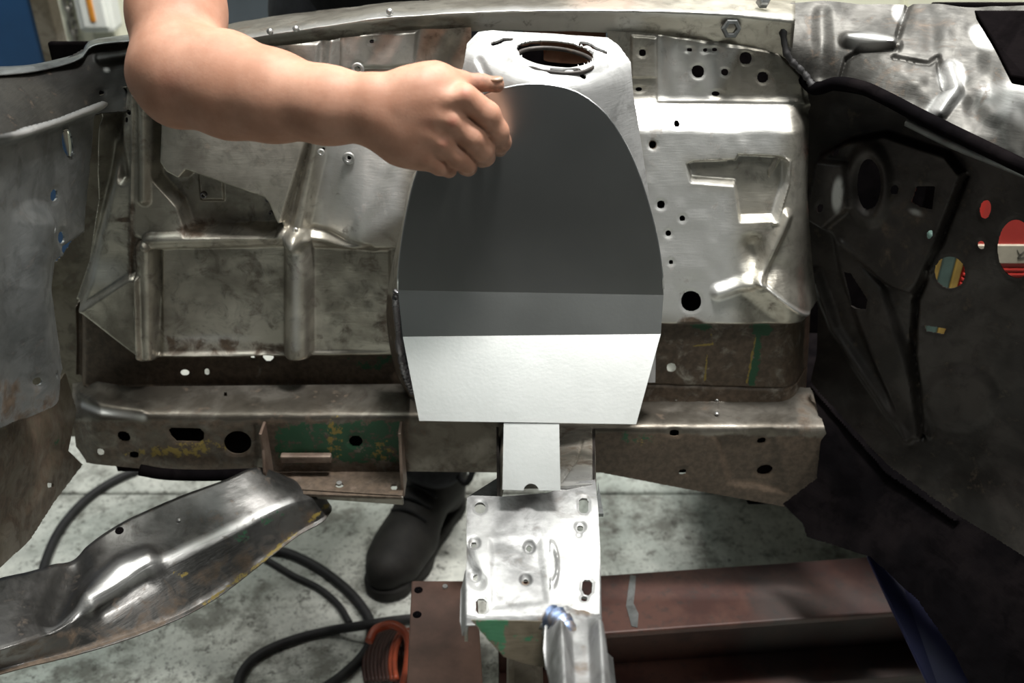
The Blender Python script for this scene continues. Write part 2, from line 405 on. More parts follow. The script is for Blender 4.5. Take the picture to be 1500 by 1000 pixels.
def skin():
    s = NT('skin'); A = s.attr('stain'); sep = s.n('ShaderNodeSeparateColor'); s.l(A.outputs['Color'], sep.inputs[0])
    n = s.noise(28, 5, .6); f = s.noise(420, 3, .6); mo = s.noise(110, 3, .6)
    c = s.mix(s.rng(n, .3, .7), (.37, .185, .122), (.47, .255, .178))
    c = s.mix(s.math('MULTIPLY', s.rng(mo, .55, .75), .25), c, (.36, .15, .10))
    c = s.mix(s.math('MULTIPLY', sep.outputs[0], .8), c, (.32, .10, .075))
    gr = s.math('MULTIPLY', sep.outputs[1], s.rng(s.noise(160, 4, .7), .3, .62))
    c = s.mix(s.math('MULTIPLY', gr, .75), c, (.11, .085, .065))
    s.bump(s.math('ADD', f, s.math('MULTIPLY', mo, .7)), .22, .0006)
    s.b.inputs['Subsurface Weight'].default_value = .12; s.b.inputs['Subsurface Radius'].default_value = (.012, .005, .003)
    s.b.inputs['Subsurface Scale'].default_value = .5
    s.b.inputs['Specular IOR Level'].default_value = .3
    return s.out(c, .55, 0.)
M['skin'] = skin()
M['hair'] = plain('brown_hair', (.03, .02, .015), .6, 0, .3, 80, .4)
M['lampw'] = NT('lamp_glow').out((.9, .9, .9), .5); M['lampw'].node_tree.nodes['Principled BSDF'].inputs['Emission Color'].default_value = (.95, 1, .96, 1); M['lampw'].node_tree.nodes['Principled BSDF'].inputs['Emission Strength'].default_value = 6

# ================================================================== the workshop
Z0 = 0.0
def struct(o): o['kind'] = 'structure'; return o
def floor_mesh():
    # three cast slabs with recessed joints
    fl = bpy.data.objects.new('floor', None); COL.objects.link(fl); struct(fl)
    tag(fl, 'stained pale concrete workshop floor with joint lines'); return fl
FL = floor_mesh()
for (y0, y1) in ((-3.0, .50), (.505, 1.535), (1.54, 4.2)):
    for (x0, x1) in ((-4, .9), (.905, 4)):
        box('slab', (x0, y0, -.1), (x1, y1, 0), M['floor'], FL, .003, 1)
box('joint_bed', (-4, -3, -.12), (4, 4.2, -.012), plain('joint_dirt', (.05, .05, .045), .9), FL, 0)
struct(box('wall_back', (-4, 4.0, 0), (4, 4.1, 3.2), M['wall'], None, 0))
struct(box('wall_left', (-4.1, -3, 0), (-4, 4.1, 3.2), M['wall'], None, 0))
struct(box('wall_right', (4, -3, 0), (4.1, 4.1, 3.2), M['wall'], None, 0))
struct(box('wall_front', (-4, -3.1, 0), (4, -3, 3.2), M['wall'], None, 0))
struct(box('ceiling', (-4, -3, 3.2), (4, 4.1, 3.3), M['ceil'], None, 0))

# ================================================================== the stripped car body
CAR = empty('car_body', (0, 1.0, .45), 'stripped bare-metal car engine bay with strut tower and frame rail', 'car body')
NA = np.array([0, -1, .11]); NA = NA / np.linalg.norm(NA)
APR = plane((0, 1.12, .545), NA)
# ---- inner fender panel, front half (image left)
def left_relief(px, py, H):
    pl = lambda poly, h, wd: h * sstep(.5 - sd_poly(px, py, poly) / wd)
    H = H + pl([(196, 150), (196, 345), (215, 352), (430, 345), (470, 190), (470, 60), (200, 60)], .004, 10)
    # deep channel beside the pressed window, the upper light plate stands proud of it
    H = H - pl([(222, 120), (238, 120), (238, 236), (244, 250), (268, 262), (278, 252), (395, 288), (412, 330), (405, 340), (275, 340), (262, 300), (228, 262)], .026, 9)
    H = H + pl([(238, 60), (240, 232), (250, 246), (270, 256), (280, 244), (392, 283), (412, 322), (418, 318), (452, 205), (470, 60)], .006, 7)
    H = H + pl([(284, 259), (320, 259), (322, 300), (288, 300)], .004, 4)
    H = H - .006 * sstep(1 - sd_line(px, py, [(396, 292), (410, 330)]) / 7)
    # horizontal swage
    d = sd_line(px, py, [(222, 352), (432, 344)]); H = H + .011 * np.sqrt(np.clip(1 - (d / 13) ** 2, 0, 1))
    d = sd_line(px, py, [(455, 346), (500, 352), (548, 360)]); H = H + .007 * sstep(1 - d / 11)
    H = H - .005 * sstep(1 - sd_line(px, py, [(460, 336), (545, 352)]) / 10)
    # vertical swage with a round foot, running up and leaning right
    d = sd_line(px, py, [(437, 350), (437, 512)]); H = H + .018 * np.sqrt(np.clip(1 - (d / 20) ** 2, 0, 1))
    d = sd_line(px, py, [(436, 350), (448, 290), (474, 180), (488, 60)]); H = H + .013 * sstep(1 - d / 17)
    d = sd_line(px, py, [(424, 330), (440, 260), (458, 190)]); H = H - .006 * sstep(1 - d / 8)
    # lower window
    H = H - pl([(229, 366), (416, 362), (416, 520), (234, 522)], .009, 6)
    H = H - .013 * sstep(1 - sd_line(px, py, [(229, 368), (230, 520)]) / 7)
    H = H - pl([(458, 362), (570, 366), (574, 520), (458, 518)], .005, 8)
    # left swage down to a pointed foot
    d = sd_line(px, py, [(212, 362), (216, 524)]); H = H + .013 * np.sqrt(np.clip(1 - (d / 12) ** 2, 0, 1))
    # corner pyramid: ridge from (192,402) to (112,455) and down to (212,526)
    H = H + pl([(192, 402), (112, 455), (210, 526), (206, 402)], .013, 9)
    tri = sd_poly(px, py, [(90, 456), (122, 458), (212, 528), (600, 524), (600, 580), (80, 580)])
    H = H - .020 * sstep(.5 - tri / 15)
    # outer edge rolls back to the radiator support
    e = sd_line(px, py, [(170, 140), (150, 260), (118, 400), (96, 460), (96, 570)]); H = H - .03 * sstep(1 - e / 26) ** 1.5
    H = H - .012 * sstep(1 - sd_line(px, py, [(150, 175), (160, 160), (180, 260)]) / 14)
    d = sd_line(px, py, [(196, 140), (192, 400)]); H = H + .005 * sstep(1 - d / 5)
    d = sd_line(px, py, [(213, 140), (214, 290)]); H = H + .010 * sstep(1 - d / 12)
    # right side runs up to the strut tower in rolled folds
    H = H + .034 * sstep((px - 468) / 70.) * sstep((py - 120) / 220.) * sstep((364 - py) / 16.)
    H = H + .014 * sstep((py - 130) / 150.) * sstep(.5 - sd_poly(px, py, [(238, 60), (240, 232), (250, 246), (270, 256), (280, 244), (392, 283), (412, 322), (418, 318), (452, 205), (470, 60)]) / 7)
    H = H + .003 * np.sin((px + .45 * py) / 9.5) * sstep((px - 480) / 30.) * sstep((350 - py) / 60.)
    H = H + pl([(500, 50), (612, 45), (605, 95), (500, 100)], .006, 6)
    return H
lh = [('e', 388, 531, 8), ('e', 365, 532, 2.6), ('e', 320, 532, 2.2), ('e', 264, 556, 6.5, 4.5), ('e', 297, 555, 3.6, 5), ('e', 187, 165, 5, 4), ('e', 183, 176, 4, 4),
      ('e', 474, 217, 3.2), ('e', 514, 226, 3.4), ('e', 527, 97, 3.5), ('e', 545, 60, 3), ('e', 420, 77, 3)]
ls = [('r', 'poly', [(90, 462), (124, 462), (212, 530), (600, 524), (610, 585), (80, 590)], .85, 14), ('g', 'e', (545, 540, 42, 16), .55, 20), ('r', 'line', [(194, 300), (192, 400)], .6, 14),  # brown on the lower flange, carried up to darken the corner below the diagonal
      ('r', 'e', (205, 375, 14, 30), .55, 20), ('r', 'e', (285, 335, 30, 10), .7, 14), ('r', 'poly', [(240, 495), (420, 505), (420, 522), (240, 524)], .55, 12), ('r', 'e', (570, 470, 25, 50), .5, 30),
      ('p', 'poly', [(476, 195), (600, 200), (590, 300), (520, 345), (470, 330)], .9, 30), ('p', 'poly', [(440, 60), (620, 45), (610, 110), (470, 110)], .5, 20),
      ('p', 'line', [(422, 345), (437, 350), (437, 500)], .5, 10), ('p', 'e', (150, 400, 30, 18), .7, 24), ('p', 'e', (310, 500, 45, 6), .6, 10), ('r', 'e', (505, 72, 30, 12), .4, 20), ('r', 'e', (185, 322, 14, 4), .8, 6)]
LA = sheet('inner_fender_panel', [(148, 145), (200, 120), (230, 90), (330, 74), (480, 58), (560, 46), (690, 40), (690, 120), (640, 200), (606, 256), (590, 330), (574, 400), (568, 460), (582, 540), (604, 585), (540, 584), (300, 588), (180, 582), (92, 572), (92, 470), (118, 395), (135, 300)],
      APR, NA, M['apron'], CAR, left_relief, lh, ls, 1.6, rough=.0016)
tag(LA, 'front inner fender panel with pressed ribs and windows')
for (x, y, r) in ((296, 288, 5), (391, 294, 4.5), (395, 314, 3)):
    p = at_t(x, y, APR(x, y)); disc('plug_nut', p - NA * .010, NA, r * .0009, .006, M['weld'], LA, 12, r * .0004)
for (x, y, r) in ((514, 226, 9), (474, 217, 5), (527, 97, 9), (437, 330, 4)):
    p = at_t(x, y, APR(x, y)); disc('boss_ring', p + NA * .017, NA, r * .00085, .003, M['bright'], LA, 20, r * .0004)
# overlapping edge plate next to the tower, and the raw cut edge with weld bead
FLG = loft('tower_edge_flange', [[(640, 225, 1.10), (604, 258, 1.10), (588, 330, 1.10), (572, 400, 1.105), (566, 460, 1.11), (578, 540, 1.11), (598, 580, 1.11)],
      [(640, 232, 1.03), (612, 260, 1.03), (596, 330, 1.03), (584, 400, 1.03), (580, 440, 1.03), (584, 500, 1.03), (592, 545, 1.03), (606, 582, 1.04)]], M['apron'], CAR, 60, 6, [('r', 'poly', [(560, 430), (620, 430), (620, 600), (560, 600)], .8, 20)])
tube('weld_bead', [at_y(*q) for q in [(583, 425, 1.028), (580, 445, 1.028), (583, 490, 1.028), (590, 535, 1.028), (605, 574, 1.035)]], .0045, M['weld'], CAR, 70, 8, .35)
# ---- inner fender panel, rear half (image right)
def right_relief(px, py, H):
    pl = lambda poly, h, wd: h * sstep(.5 - sd_poly(px, py, poly) / wd)
    H = H + .030 * sstep((py - 138) / 50.) * sstep((1220 - px) / 60.)                    # shoulder under the top strip
    H = H + .026 * np.clip((py - 165) / 285., 0, 1) * sstep((1190 - px) / 60.)
    H = H + pl([(925, 52), (961, 55), (961, 113), (925, 113)], .003, 3)
    H = H + pl([(962, 50), (1140, 78), (1172, 112), (1178, 150), (962, 148)], .002, 3)
    H = H - pl([(1001, 230), (1010, 226), (1070, 224), (1074, 217), (1136, 220), (1143, 226), (1141, 256), (1124, 305), (1075, 307), (1069, 257), (1006, 252)], .014, 7)
    H = H + .004 * sstep(1 - np.abs(sd_poly(px, py, [(1136, 220), (1146, 226), (1143, 258), (1125, 309), (1080, 309)])) / 4) * (px > 1120)
    # fold from the dimple to the corner
    H = H + .012 * sstep(1 - sd_line(px, py, [(1096, 386), (1186, 452)]) / 34)
    H = H + .004 * sstep(1 - sd_line(px, py, [(1096, 386), (1180, 450)]) / 4)
    H = H + .008 * sstep(1 - sd_line(px, py, [(1096, 386), (1040, 404)]) / 14)
    H = H - .010 * sstep(1 - sd_line(px, py, [(1090, 345), (1098, 378)]) / 26)
    H = H + .010 * sstep(1 - sd_line(px, py, [(1140, 300), (1098, 384)]) / 12)
    # lower wall steps back
    H = H - .026 * sstep((py - 446) / 16.)
    H = H - .03 * sstep((px - 1150) / 60.) * sstep((py - 150) / 20.)
    H = H + .002 * np.sin(px / 6.5 + .01 * py) * sstep((150 - py) / 40.) * sstep((1110 - px) / 40.) * sstep((px - 962) / 10.)
    H = H - .003 * sstep(1 - np.abs(py - 549 - (px - 960) * .03) / 3)
    return H
rh = [('e', 941, 77, 5), ('e', 1022, 104, 9), ('e', 1092, 85, 9), ('e', 1117, 113, 8), ('e', 1061, 105, 5), ('e', 987, 174, 4), ('e', 962, 285, 5.5), ('e', 992, 304, 4), ('e', 972, 325, 4), ('e', 975, 364, 3), ('e', 1003, 418, 14), ('e', 979, 524, 6.5), ('e', 1010, 73, 4, 2.6), ('e', 1033, 73, 4, 2.6), ('e', 1047, 73, 4, 2.6), ('e', 936, 131, 5, 3), ('e', 1048, 137, 6, 3.5), ('e', 951, 202, 5)]
rs = [('p', 'poly', [(930, 150), (1150, 152), (1130, 215), (1000, 225), (1010, 255), (1065, 260), (1070, 380), (1060, 450), (930, 440)], 1., 40), ('p', 'poly', [(962, 55), (1080, 70), (1040, 150), (962, 150)], .75, 20),
      ('p', 'line', [(1143, 228), (1140, 256), (1123, 306)], .9, 6), ('r', 'poly', [(930, 456), (1210, 456), (1210, 600), (930, 600)], .75, 10), ('g', 'e', (1022, 464, 16, 7), .75, 12), ('g', 'e', (1108, 468, 18, 12), .85, 12), ('g', 'line', [(1106, 470), (1095, 545)], .72, 14),
      ('y', 'line', [(1100, 480), (1087, 545)], .72, 4), ('y', 'line', [(1036, 476), (1038, 490), (1010, 492)], .7, 4), ('y', 'line', [(1030, 505), (1027, 542)], .75, 4), ('r', 'e', (1003, 447, 20, 10), .7, 14), ('r', 'e', (951, 202, 6), .8, 6), ('r', 'e', (1061, 105, 7), .5, 8), ('p', 'line', [(1096, 386), (1180, 450)], .8, 5)]
RA = sheet('inner_fender_panel', [(890, 45), (960, 50), (1130, 72), (1160, 88), (1180, 122), (1188, 160), (1180, 280), (1192, 380), (1204, 450), (1198, 520), (1190, 590), (900, 575), (880, 300)], APR, NA, M['apron'], CAR, right_relief, rh, rs, 1.6, rough=.0022)
tag(RA, 'rear inner fender panel with T-shaped recess and ground bright patch')
# ---- strut tower
zt = 1.022
TT = plane((0, 1.05, zt), (0, -.045, 1)); TF = plane((0, .962, zt), (0, -1, .10))
TR = plane(at_z(928, 95, zt - .012), (.80, -.60, .10)); TLs = plane(at_z(690, 72, zt), (-.80, -.60, .12))
def tower(px, py): return smax(smax(smax(TT(px, py), TF(px, py), .022), TR(px, py), .05), TLs(px, py), .05)
def slot(pts, r=3): return ('l', [tuple(q) for q in catmull(pts, 14)], r)
th = [('e', 813.5, 78.5, 58, 18, 6), slot([(722, 63), (732, 60), (738, 57), (749, 58)], 2.7), slot([(850, 66), (862, 66), (872, 72), (887, 77)], 2.7), slot([(808, 104), (822, 104), (836, 102), (848, 106), (856, 112)], 3)]
TW = sheet('strut_tower', [(684, 64), (700, 47), (722, 44), (890, 55), (906, 66), (924, 90), (928, 140), (938, 200), (950, 280), (962, 420), (960, 560), (600, 560), (590, 420), (606, 280), (640, 180), (672, 120), (680, 90)], tower, (0, -.6, .8), M['tower'], CAR,
      lambda px, py, H: H + .004 * sstep(1 - np.abs(sd_ell(px, py, 813, 80, 66, 24, 6)) / 8) - .004 * sstep(1 - sd_line(px, py, [(702, 88), (716, 116)]) / 9), th, [('p', 'poly', [(700, 45), (930, 50), (930, 130), (720, 120)], .25, 20), ('r', 'e', (640, 420, 60, 150), .5, 40)], 1.7, .0022, rough=.0012)
tag(TW, 'bright ground strut tower with oval opening and curved slots')
# rolled lip inside the opening, seen through it
el = [(813.5 + 57.5 * math.cos(a) * .9945 - 17.5 * math.sin(a) * .1045, 78.5 + 57.5 * math.cos(a) * .1045 + 17.5 * math.sin(a) * .9945) for a in np.linspace(0, 2 * math.pi, 60)]
tube('opening_lip', [at_t(x, y, TT(x, y)) - [0, 0, .0075] for x, y in el], .0025, M['dark'], TW, 0, 8)
box('tower_inner_cup', (-.03, 1.0, zt - .16), (.13, 1.10, zt - .13), M['brown'], CAR, .01)
# unseen other side of the bay, added in black to darken the panel's reflection
box('unseen_opposite_fender', (-.75, -.42, .20), (.62, -.40, 1.0), M['black'], CAR, .004)
box('unseen_opposite_rail', (-.75, -.40, .42), (.62, -.30, .52), M['black'], CAR, .01)
# ---- fender rail along the top
RL = loft('fender_rail', [[(190, 120, 1.20), (330, 86, 1.19), (480, 66, 1.185), (640, 47, 1.18), (930, 50, 1.178), (1060, 66, 1.175), (1160, 96, 1.17)],
      [(190, 108, 1.195), (330, 74, 1.185), (480, 54, 1.18), (640, 36, 1.175), (930, 40, 1.172), (1060, 54, 1.17), (1160, 78, 1.165)],
      [(190, 92, 1.19), (330, 62, 1.175), (480, 38, 1.165), (560, 27, 1.16), (640, 21, 1.16), (760, 16, 1.16), (930, 16, 1.16), (1060, 20, 1.155), (1165, 28, 1.15)],
      [(190, 82, 1.215), (330, 52, 1.20), (480, 29, 1.195), (560, 18, 1.19), (640, 13, 1.19), (760, 8, 1.19), (930, 8, 1.19), (1060, 12, 1.185), (1165, 20, 1.18)],
      [(190, 80, 1.24), (330, 44, 1.24), (480, 22, 1.24), (640, 4, 1.24), (760, -4, 1.24), (930, -6, 1.24), (1060, -4, 1.23), (1165, 6, 1.22)],
      [(190, 76, 1.30), (330, 36, 1.30), (480, 14, 1.30), (640, -2, 1.30), (760, -9, 1.30), (930, -12, 1.30), (1060, -10, 1.29), (1165, 0, 1.28)]], M['apron'], CAR, 160, 6,
      [('p', 'line', [(330, 60), (560, 24), (760, 14), (1160, 24)], .8, 9), ('p', 'poly', [(700, 20), (940, 20), (940, 50), (700, 48)], .8, 20), ('r', 'poly', [(190, 50), (480, 10), (480, 60), (190, 100)], .35, 40)], .002, rough=.0018)  # bright line along the ridge: its highlight put into the colour
for (x, y) in ((396, 46), (434, 42), (571, 17)):
    disc('rivet', at_y(x, y, 1.165), (0, -1, .3), .004, .003, M['bright'], RL, 12, 0, .002)
disc('welded_nut', at_y(1070, 41, 1.160), (0, -1, .1), .0115, .008, M['cool'], RL, 6, .006)
disc('rail_bolt', at_y(1117, 4, 1.19), (0, -.7, .7), .008, .010, M['cool'], RL, 6, 0, .002)
# ---- frame rail: ledge on top and stamped face below
LZ = 1.32 - .776
def rail_t(Yf, k=.014):
    a = plane((0, 1.1, LZ), (0, 0, 1)); b = plane((0, Yf, LZ), (0, -1, 0)); return lambda px, py: smax(a(px, py), b(px, py), k)
def lrail(px, py, H):
    H = H - .03 * sstep((150 - px) / 60.) + .006 * sstep(1 - sd_line(px, py, [(110, 575), (150, 590), (210, 600)]) / 14)
    H = H - .004 * sstep(1 - sd_line(px, py, [(375, 625), (372, 690)]) / 5); return H
lrh = [('e', 181, 639, 10, 7, 25), ('p', [(246, 630), (252, 626), (292, 627), (299, 633), (298, 643), (292, 647), (258, 646), (252, 640)]), ('e', 348, 648, 20, 17), ('e', 146, 662, 6, 5, 20), ('e', 196, 666, 7, 5), ('e', 521, 646, 10, 8), ('e', 330, 577, 2.5)]
lrs = [('r', 'poly', [(90, 615), (600, 612), (600, 700), (90, 700)], .62, 12), ('y', 'e', (250, 662, 75, 10), .62, 16), ('y', 'e', (290, 655, 50, 14), .55, 20), ('g', 'poly', [(400, 618), (590, 612), (590, 680), (400, 680)], .66, 20), ('y', 'e', (560, 660, 22, 18), .55, 20), ('r', 'e', (160, 585, 30, 10), .4, 16), ('p', 'line', [(112, 592), (150, 603), (210, 611)], .9, 8), ('y', 'e', (490, 640, 16, 40), .5, 16)]
FR = sheet('frame_rail', [(92, 560), (130, 556), (190, 566), (605, 562), (740, 562), (740, 692), (590, 690), (375, 694), (212, 692), (205, 686), (120, 678), (98, 655), (92, 610)], rail_t(1.0593), (0, -.8, .6), M['rail'], CAR, lrail, lrh, lrs, 2.0, .002, rough=.0012)
tag(FR, 'front frame rail with oval lightening holes and green paint traces')
box('rail_rear_wall', (-.56, 1.10, .415), (-.02, 1.105, .535), M['black'], FR, .001)
def rrail(px, py, H):
    H = H + .004 * sstep(1 - sd_line(px, py, [(930, 580), (1060, 584)]) / 6)
    H = H - .005 * sstep(.5 - sd_poly(px, py, [(1050, 640), (1130, 632), (1150, 720), (1070, 706)]) / 14)
    return H
rrh = [('e', 988, 634, 7, 5), ('e', 1000, 691, 6, 4, -20), ('e', 1122, 688, 12, 7, -12), ('e', 1117, 645, 7, 4, -15), ('e', 1050, 605, 2.5)]
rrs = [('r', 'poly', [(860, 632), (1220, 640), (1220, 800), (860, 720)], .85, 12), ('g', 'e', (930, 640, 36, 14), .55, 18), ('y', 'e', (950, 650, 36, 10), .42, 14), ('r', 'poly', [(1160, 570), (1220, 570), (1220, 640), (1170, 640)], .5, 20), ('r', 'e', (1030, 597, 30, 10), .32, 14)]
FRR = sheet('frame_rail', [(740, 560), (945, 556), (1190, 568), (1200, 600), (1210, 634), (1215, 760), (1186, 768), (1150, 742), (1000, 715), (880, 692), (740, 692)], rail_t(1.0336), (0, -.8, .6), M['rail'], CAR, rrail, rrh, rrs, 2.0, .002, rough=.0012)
tag(FRR, 'rear frame rail stretch with bare lit ledge and dull brown face')
box('rail_rear_wall', (.06, 1.085, .425), (.40, 1.09, .535), M['black'], FRR, .001)
for (x, y) in ((1050, 586), (1050, 606), (990, 585)):
    disc('ledge_rivet', at_z(x, y, LZ + .001), (0, 0, 1), .003, .002, M['bright'], FRR, 10, 0, .001)
# ---- mount bracket hanging on the rail face
BK = bpy.data.objects.new('mount_bracket', None); COL.objects.link(BK); BK.parent = CAR; BK.location = (-.22, .0, .0)
tag(BK, 'rusty welded channel bracket with bottom shelf')
bz = .448
q = [at_z(404, 722, bz), at_z(588, 728, bz), at_z(588, 684, bz), at_z(410, 684, bz)]
SH = sheet('bracket_shelf', [(398, 684), (592, 680), (590, 722), (588, 728), (404, 722), (398, 712)], plane((0, 1, bz), (0, 0, 1)), (0, 0, 1), M['rusty'], BK, None, [('e', 490, 686, 5, 3.5), ('e', 497, 709, 6, 4), ('e', 577, 712, 5, 4)], [('r', 'poly', [(390, 680), (600, 680), (600, 730), (390, 730)], .7, 10), ('y', 'line', [(404, 722), (440, 724)], .7, 5)], 2., .004)
f0, f1 = at_z(396, 716, bz), at_z(590, 728, bz)
prism('bracket_lip', [f0, f1, f1 - [0, 0, .014], f0 - [0, 0, .012]], .004, M['rail'], BK, bevel=.001)
for nm, xa, xb in (('side_plate', 395, 403), ('side_plate', 590, 594)):
    yb = at_z(xa, 718, bz)[1]; X = at_z(xa, 700, bz)[0]
    P = [(X, yb, bz - .012), (X, 1.058, bz - .012), (X, 1.058, .535), (X, 1.03, .535), (X, yb + .010, bz + (.06 if xa < 500 else .075)), (X, yb, bz + .03)]
    prism(nm, P, .004, M['rusty'], BK, down=(.004, 0, 0), bevel=.0012)
box('stiffener', at_y(412, 676, 1.052) - [0, .004, 0], at_y(486, 662, 1.058), M['rusty'], BK, .002)
disc('shelf_bolt', at_z(497, 709, bz), (0, 0, 1), .004, .003, M['bright'], BK, 8)
# black pipe under the rail
tube('brake_pipe', [at_y(x, y, 1.04) for x, y in [(205, 688), (240, 694), (300, 696), (372, 694)]], .008, M['black'], CAR, 30, 10)
# ---- lower front valance curving towards the camera
up_ = [(-240, 900, .70), (-40, 858, .80), (0, 846, .82), (60, 832, .85), (110, 812, .88), (150, 782, .905), (200, 754, .935), (270, 724, .975), (330, 702, 1.0), (378, 684, 1.03), (425, 700, 1.045)]
rd_ = [(-240, 1010, .60), (-40, 957, .70), (30, 936, .73), (78, 918, .76), (115, 893, .79), (160, 866, .82), (200, 838, .85), (240, 818, .875), (330, 776, .93), (420, 734, .99), (474, 722, 1.03)]
lo_ = [(-240, 1045, .60), (-40, 992, .70), (30, 972, .725), (100, 955, .755), (200, 925, .80), (300, 880, .86), (380, 822, .925), (440, 776, .985), (474, 757, 1.01), (486, 742, 1.03)]
mid = [tuple(np.array(a) * .5 + np.array(b) * .5) for a, b in zip(catmull(up_, 14), catmull(rd_, 14))]
lip = [(x, y + 6, Y - .006) for (x, y, Y) in lo_]; pre = [(x + 2, y + 5, Y - .004) for (x, y, Y) in rd_]
VA = loft('valance', [up_, mid, rd_, pre, lo_, lip], M['valance'], CAR, 150, 8,
     [('r', 'poly', [(150, 905), (480, 730), (500, 760), (300, 900), (60, 985), (-40, 1000), (-40, 960)], .45, 20), ('g', 'e', (400, 755, 40, 14, -30), .5, 20), ('g', 'e', (355, 785, 24, 12, -30), .5, 14), ('y', 'e', (262, 840, 20, 7, -20), .6, 10), ('y', 'line', [(482, 738), (440, 772), (380, 826), (300, 884)], .62, 9),
      ('r', 'line', [(-40, 996), (100, 958), (240, 912)], .9, 8), ('p', 'line', [(72, 920), (115, 894), (160, 866), (210, 832), (330, 778), (425, 734)], .75, 10), ('p', 'e', (175, 845, 45, 14, -40), .5, 16)], .0018,  # bright ridge line and dent patch: highlights put into the colour
     bumps=[([(130, 880), (180, 835), (215, 822)], 26, .012), ([(80, 900), (110, 830)], 34, -.012), ([(150, 895), (215, 850)], 18, -.006)], rough=.001)
tag(VA, 'dented grey curved lower valance with rolled edge')
for (x, y) in ((344, 729), (175, 777)): disc('valance_hole', at_y(x, y, .985 if x > 300 else .91), (0, -.3, 1), .005, .0012, M['black'], VA, 16)
disc('valance_rivet', at_y(262, 762, .935), (0, -.3, 1), .003, .002, M['bright'], VA, 10, 0, .001)
# ---- radiator support at the far left
RSb, RSn = plane3((142, 160, 1.08), (0, 200, .84), (60, 585, .84))
def rs_relief(px, py, H):
    H = H + .014 * sstep(1 - sd_line(px, py, [(-240, 262), (-30, 200), (20, 192), (80, 172), (140, 150)]) / 20)
    H = H + .016 * sstep(1 - sd_line(px, py, [(50, 330), (40, 420), (60, 600)]) / 40)
    H = H - .012 * sstep(1 - sd_line(px, py, [(150, 150), (132, 345), (100, 366)]) / 10); return H
RS = sheet('radiator_support', [(-240, 258), (-30, 196), (0, 190), (70, 170), (135, 146), (146, 152), (141, 250), (130, 345), (100, 366), (78, 384), (73, 430), (92, 540), (64, 585), (34, 612), (-30, 640), (-240, 720)], RSb, RSn, M['cool'], CAR, rs_relief,
      [('e', 101, 209, 8, 21, -8), ('e', 81, 286, 5, 9, 8), ('e', 68, 332, 4.5, 9, 12), ('e', 91, 348, 5, 9), ('e', 40, 557, 4, 6), ('e', 66, 547, 2.5)], [('p', 'line', [(0, 196), (70, 176), (135, 152)], .8, 12), ('r', 'e', (20, 590, 60, 40), .5, 40)], 2., .002, rough=.0016)
tag(RS, 'cool grey radiator support side with oval slots')
tube('slot_blade', [at_y(*q) for q in [(103, 192, 1.03), (105, 210, 1.03), (106, 228, 1.03)]], .003, M['cream'], RS, 12, 6)
HC = sheet('headlight_closing_panel', [(-200, 118), (-30, 106), (40, 101), (85, 92), (128, 68), (142, 66), (215, 60), (240, 90), (215, 160), (150, 165), (70, 192), (0, 215), (-30, 220), (-200, 262)], tps([(-200, 118, .98), (-200, 262, .84), (-30, 106, 1.05), (128, 68, 1.2), (215, 62, 1.24), (-30, 200, .95), (70, 170, 1.06), (150, 146, 1.16), (215, 150, 1.19)]), (0, -1, .2), M['sooty'], CAR,
      lambda px, py, H: H + .01 * sstep(1 - sd_line(px, py, [(150, 85), (215, 75)]) / 14), [('e', 148, 136, 4, 4)], [('p', 'e', (156, 102, 4, 3), .9, 4)], 2.5, .002, rough=.004)
loft('fender_lip', [[(-200, 124, .97), (-30, 112, 1.04), (40, 106, 1.09), (90, 96, 1.14), (120, 84, 1.17), (130, 70, 1.19), (146, 64, 1.2), (215, 58, 1.23)], [(-200, 112, .98), (-30, 102, 1.05), (40, 98, 1.10), (90, 88, 1.15), (120, 78, 1.18), (128, 64, 1.2), (146, 58, 1.22), (215, 50, 1.25)], [(-200, 106, 1.02), (-30, 98, 1.09), (40, 95, 1.13), (90, 85, 1.18), (120, 75, 1.2), (128, 62, 1.22), (146, 56, 1.24), (215, 48, 1.27)]], M['cool'], CAR, 60, 4)
CH = sheet('chassis_leg', [(-160, 720), (-30, 640), (34, 606), (70, 580), (96, 545), (112, 600), (100, 660), (122, 680), (80, 735), (45, 790), (0, 832), (-30, 850), (-160, 930)], tps([(-160, 720, .66), (-160, 930, .60), (-30, 600, .78), (-30, 850, .72), (100, 560, 1.06), (120, 680, 1.03), (45, 790, .86), (40, 650, .86)]), (.6, -.7, .3), M['brown'], CAR,
      lambda px, py, H: H - .012 * sstep(.5 - sd_poly(px, py, [(-30, 640), (60, 600), (88, 660), (60, 720), (-30, 820)]) / 20), [('e', 75, 711, 5, 3.5)], [('r', 'e', (40, 680, 90, 120), .55, 60), ('g', 'e', (85, 640, 16, 26), .4, 24), ('y', 'e', (10, 640, 30, 20), .35, 24)], 2.2, .003, rough=.0015)
tag(CH, 'brown rusted chassis leg running forward')
# ---- crossmember with the slotted mounting plate
CM = bpy.data.objects.new('crossmember', None); COL.objects.link(CM); CM.parent = CAR; CM.location = (.05, 0, 0)
tag(CM, 'crossmember with bright slotted engine mount plate')
NP = np.array([0, -.03, 1.0]); PLT = plane((0, .782, .645), NP)
def plate_relief(px, py, H):
    H = H - .016 * sstep(1 - (px - 674) / 9.) - .010 * sstep(1 - (884 - px) / 5.)
    H = H - .005 * sstep(1 - sd_line(px, py, [(676, 800), (690, 838), (700, 850)]) / 18)
    H = H + .003 * sstep(1 - np.abs(sd_ell(px, py, 808, 828, 9, 28)) / 4) * (px > 806)
    H = H - .002 * sstep(.5 - sd_poly(px, py, [(720, 790), (790, 790), (800, 880), (720, 890)]) / 12)
    H = H - .006 * sstep((py - 898) / 14.)
    for (x, y) in ((695, 794), (775, 799), (695, 838), (770, 846), (850, 770)): H = H - .002 * sstep(1 - sd_ell(px, py, x, y, 6) / 5)
    return H
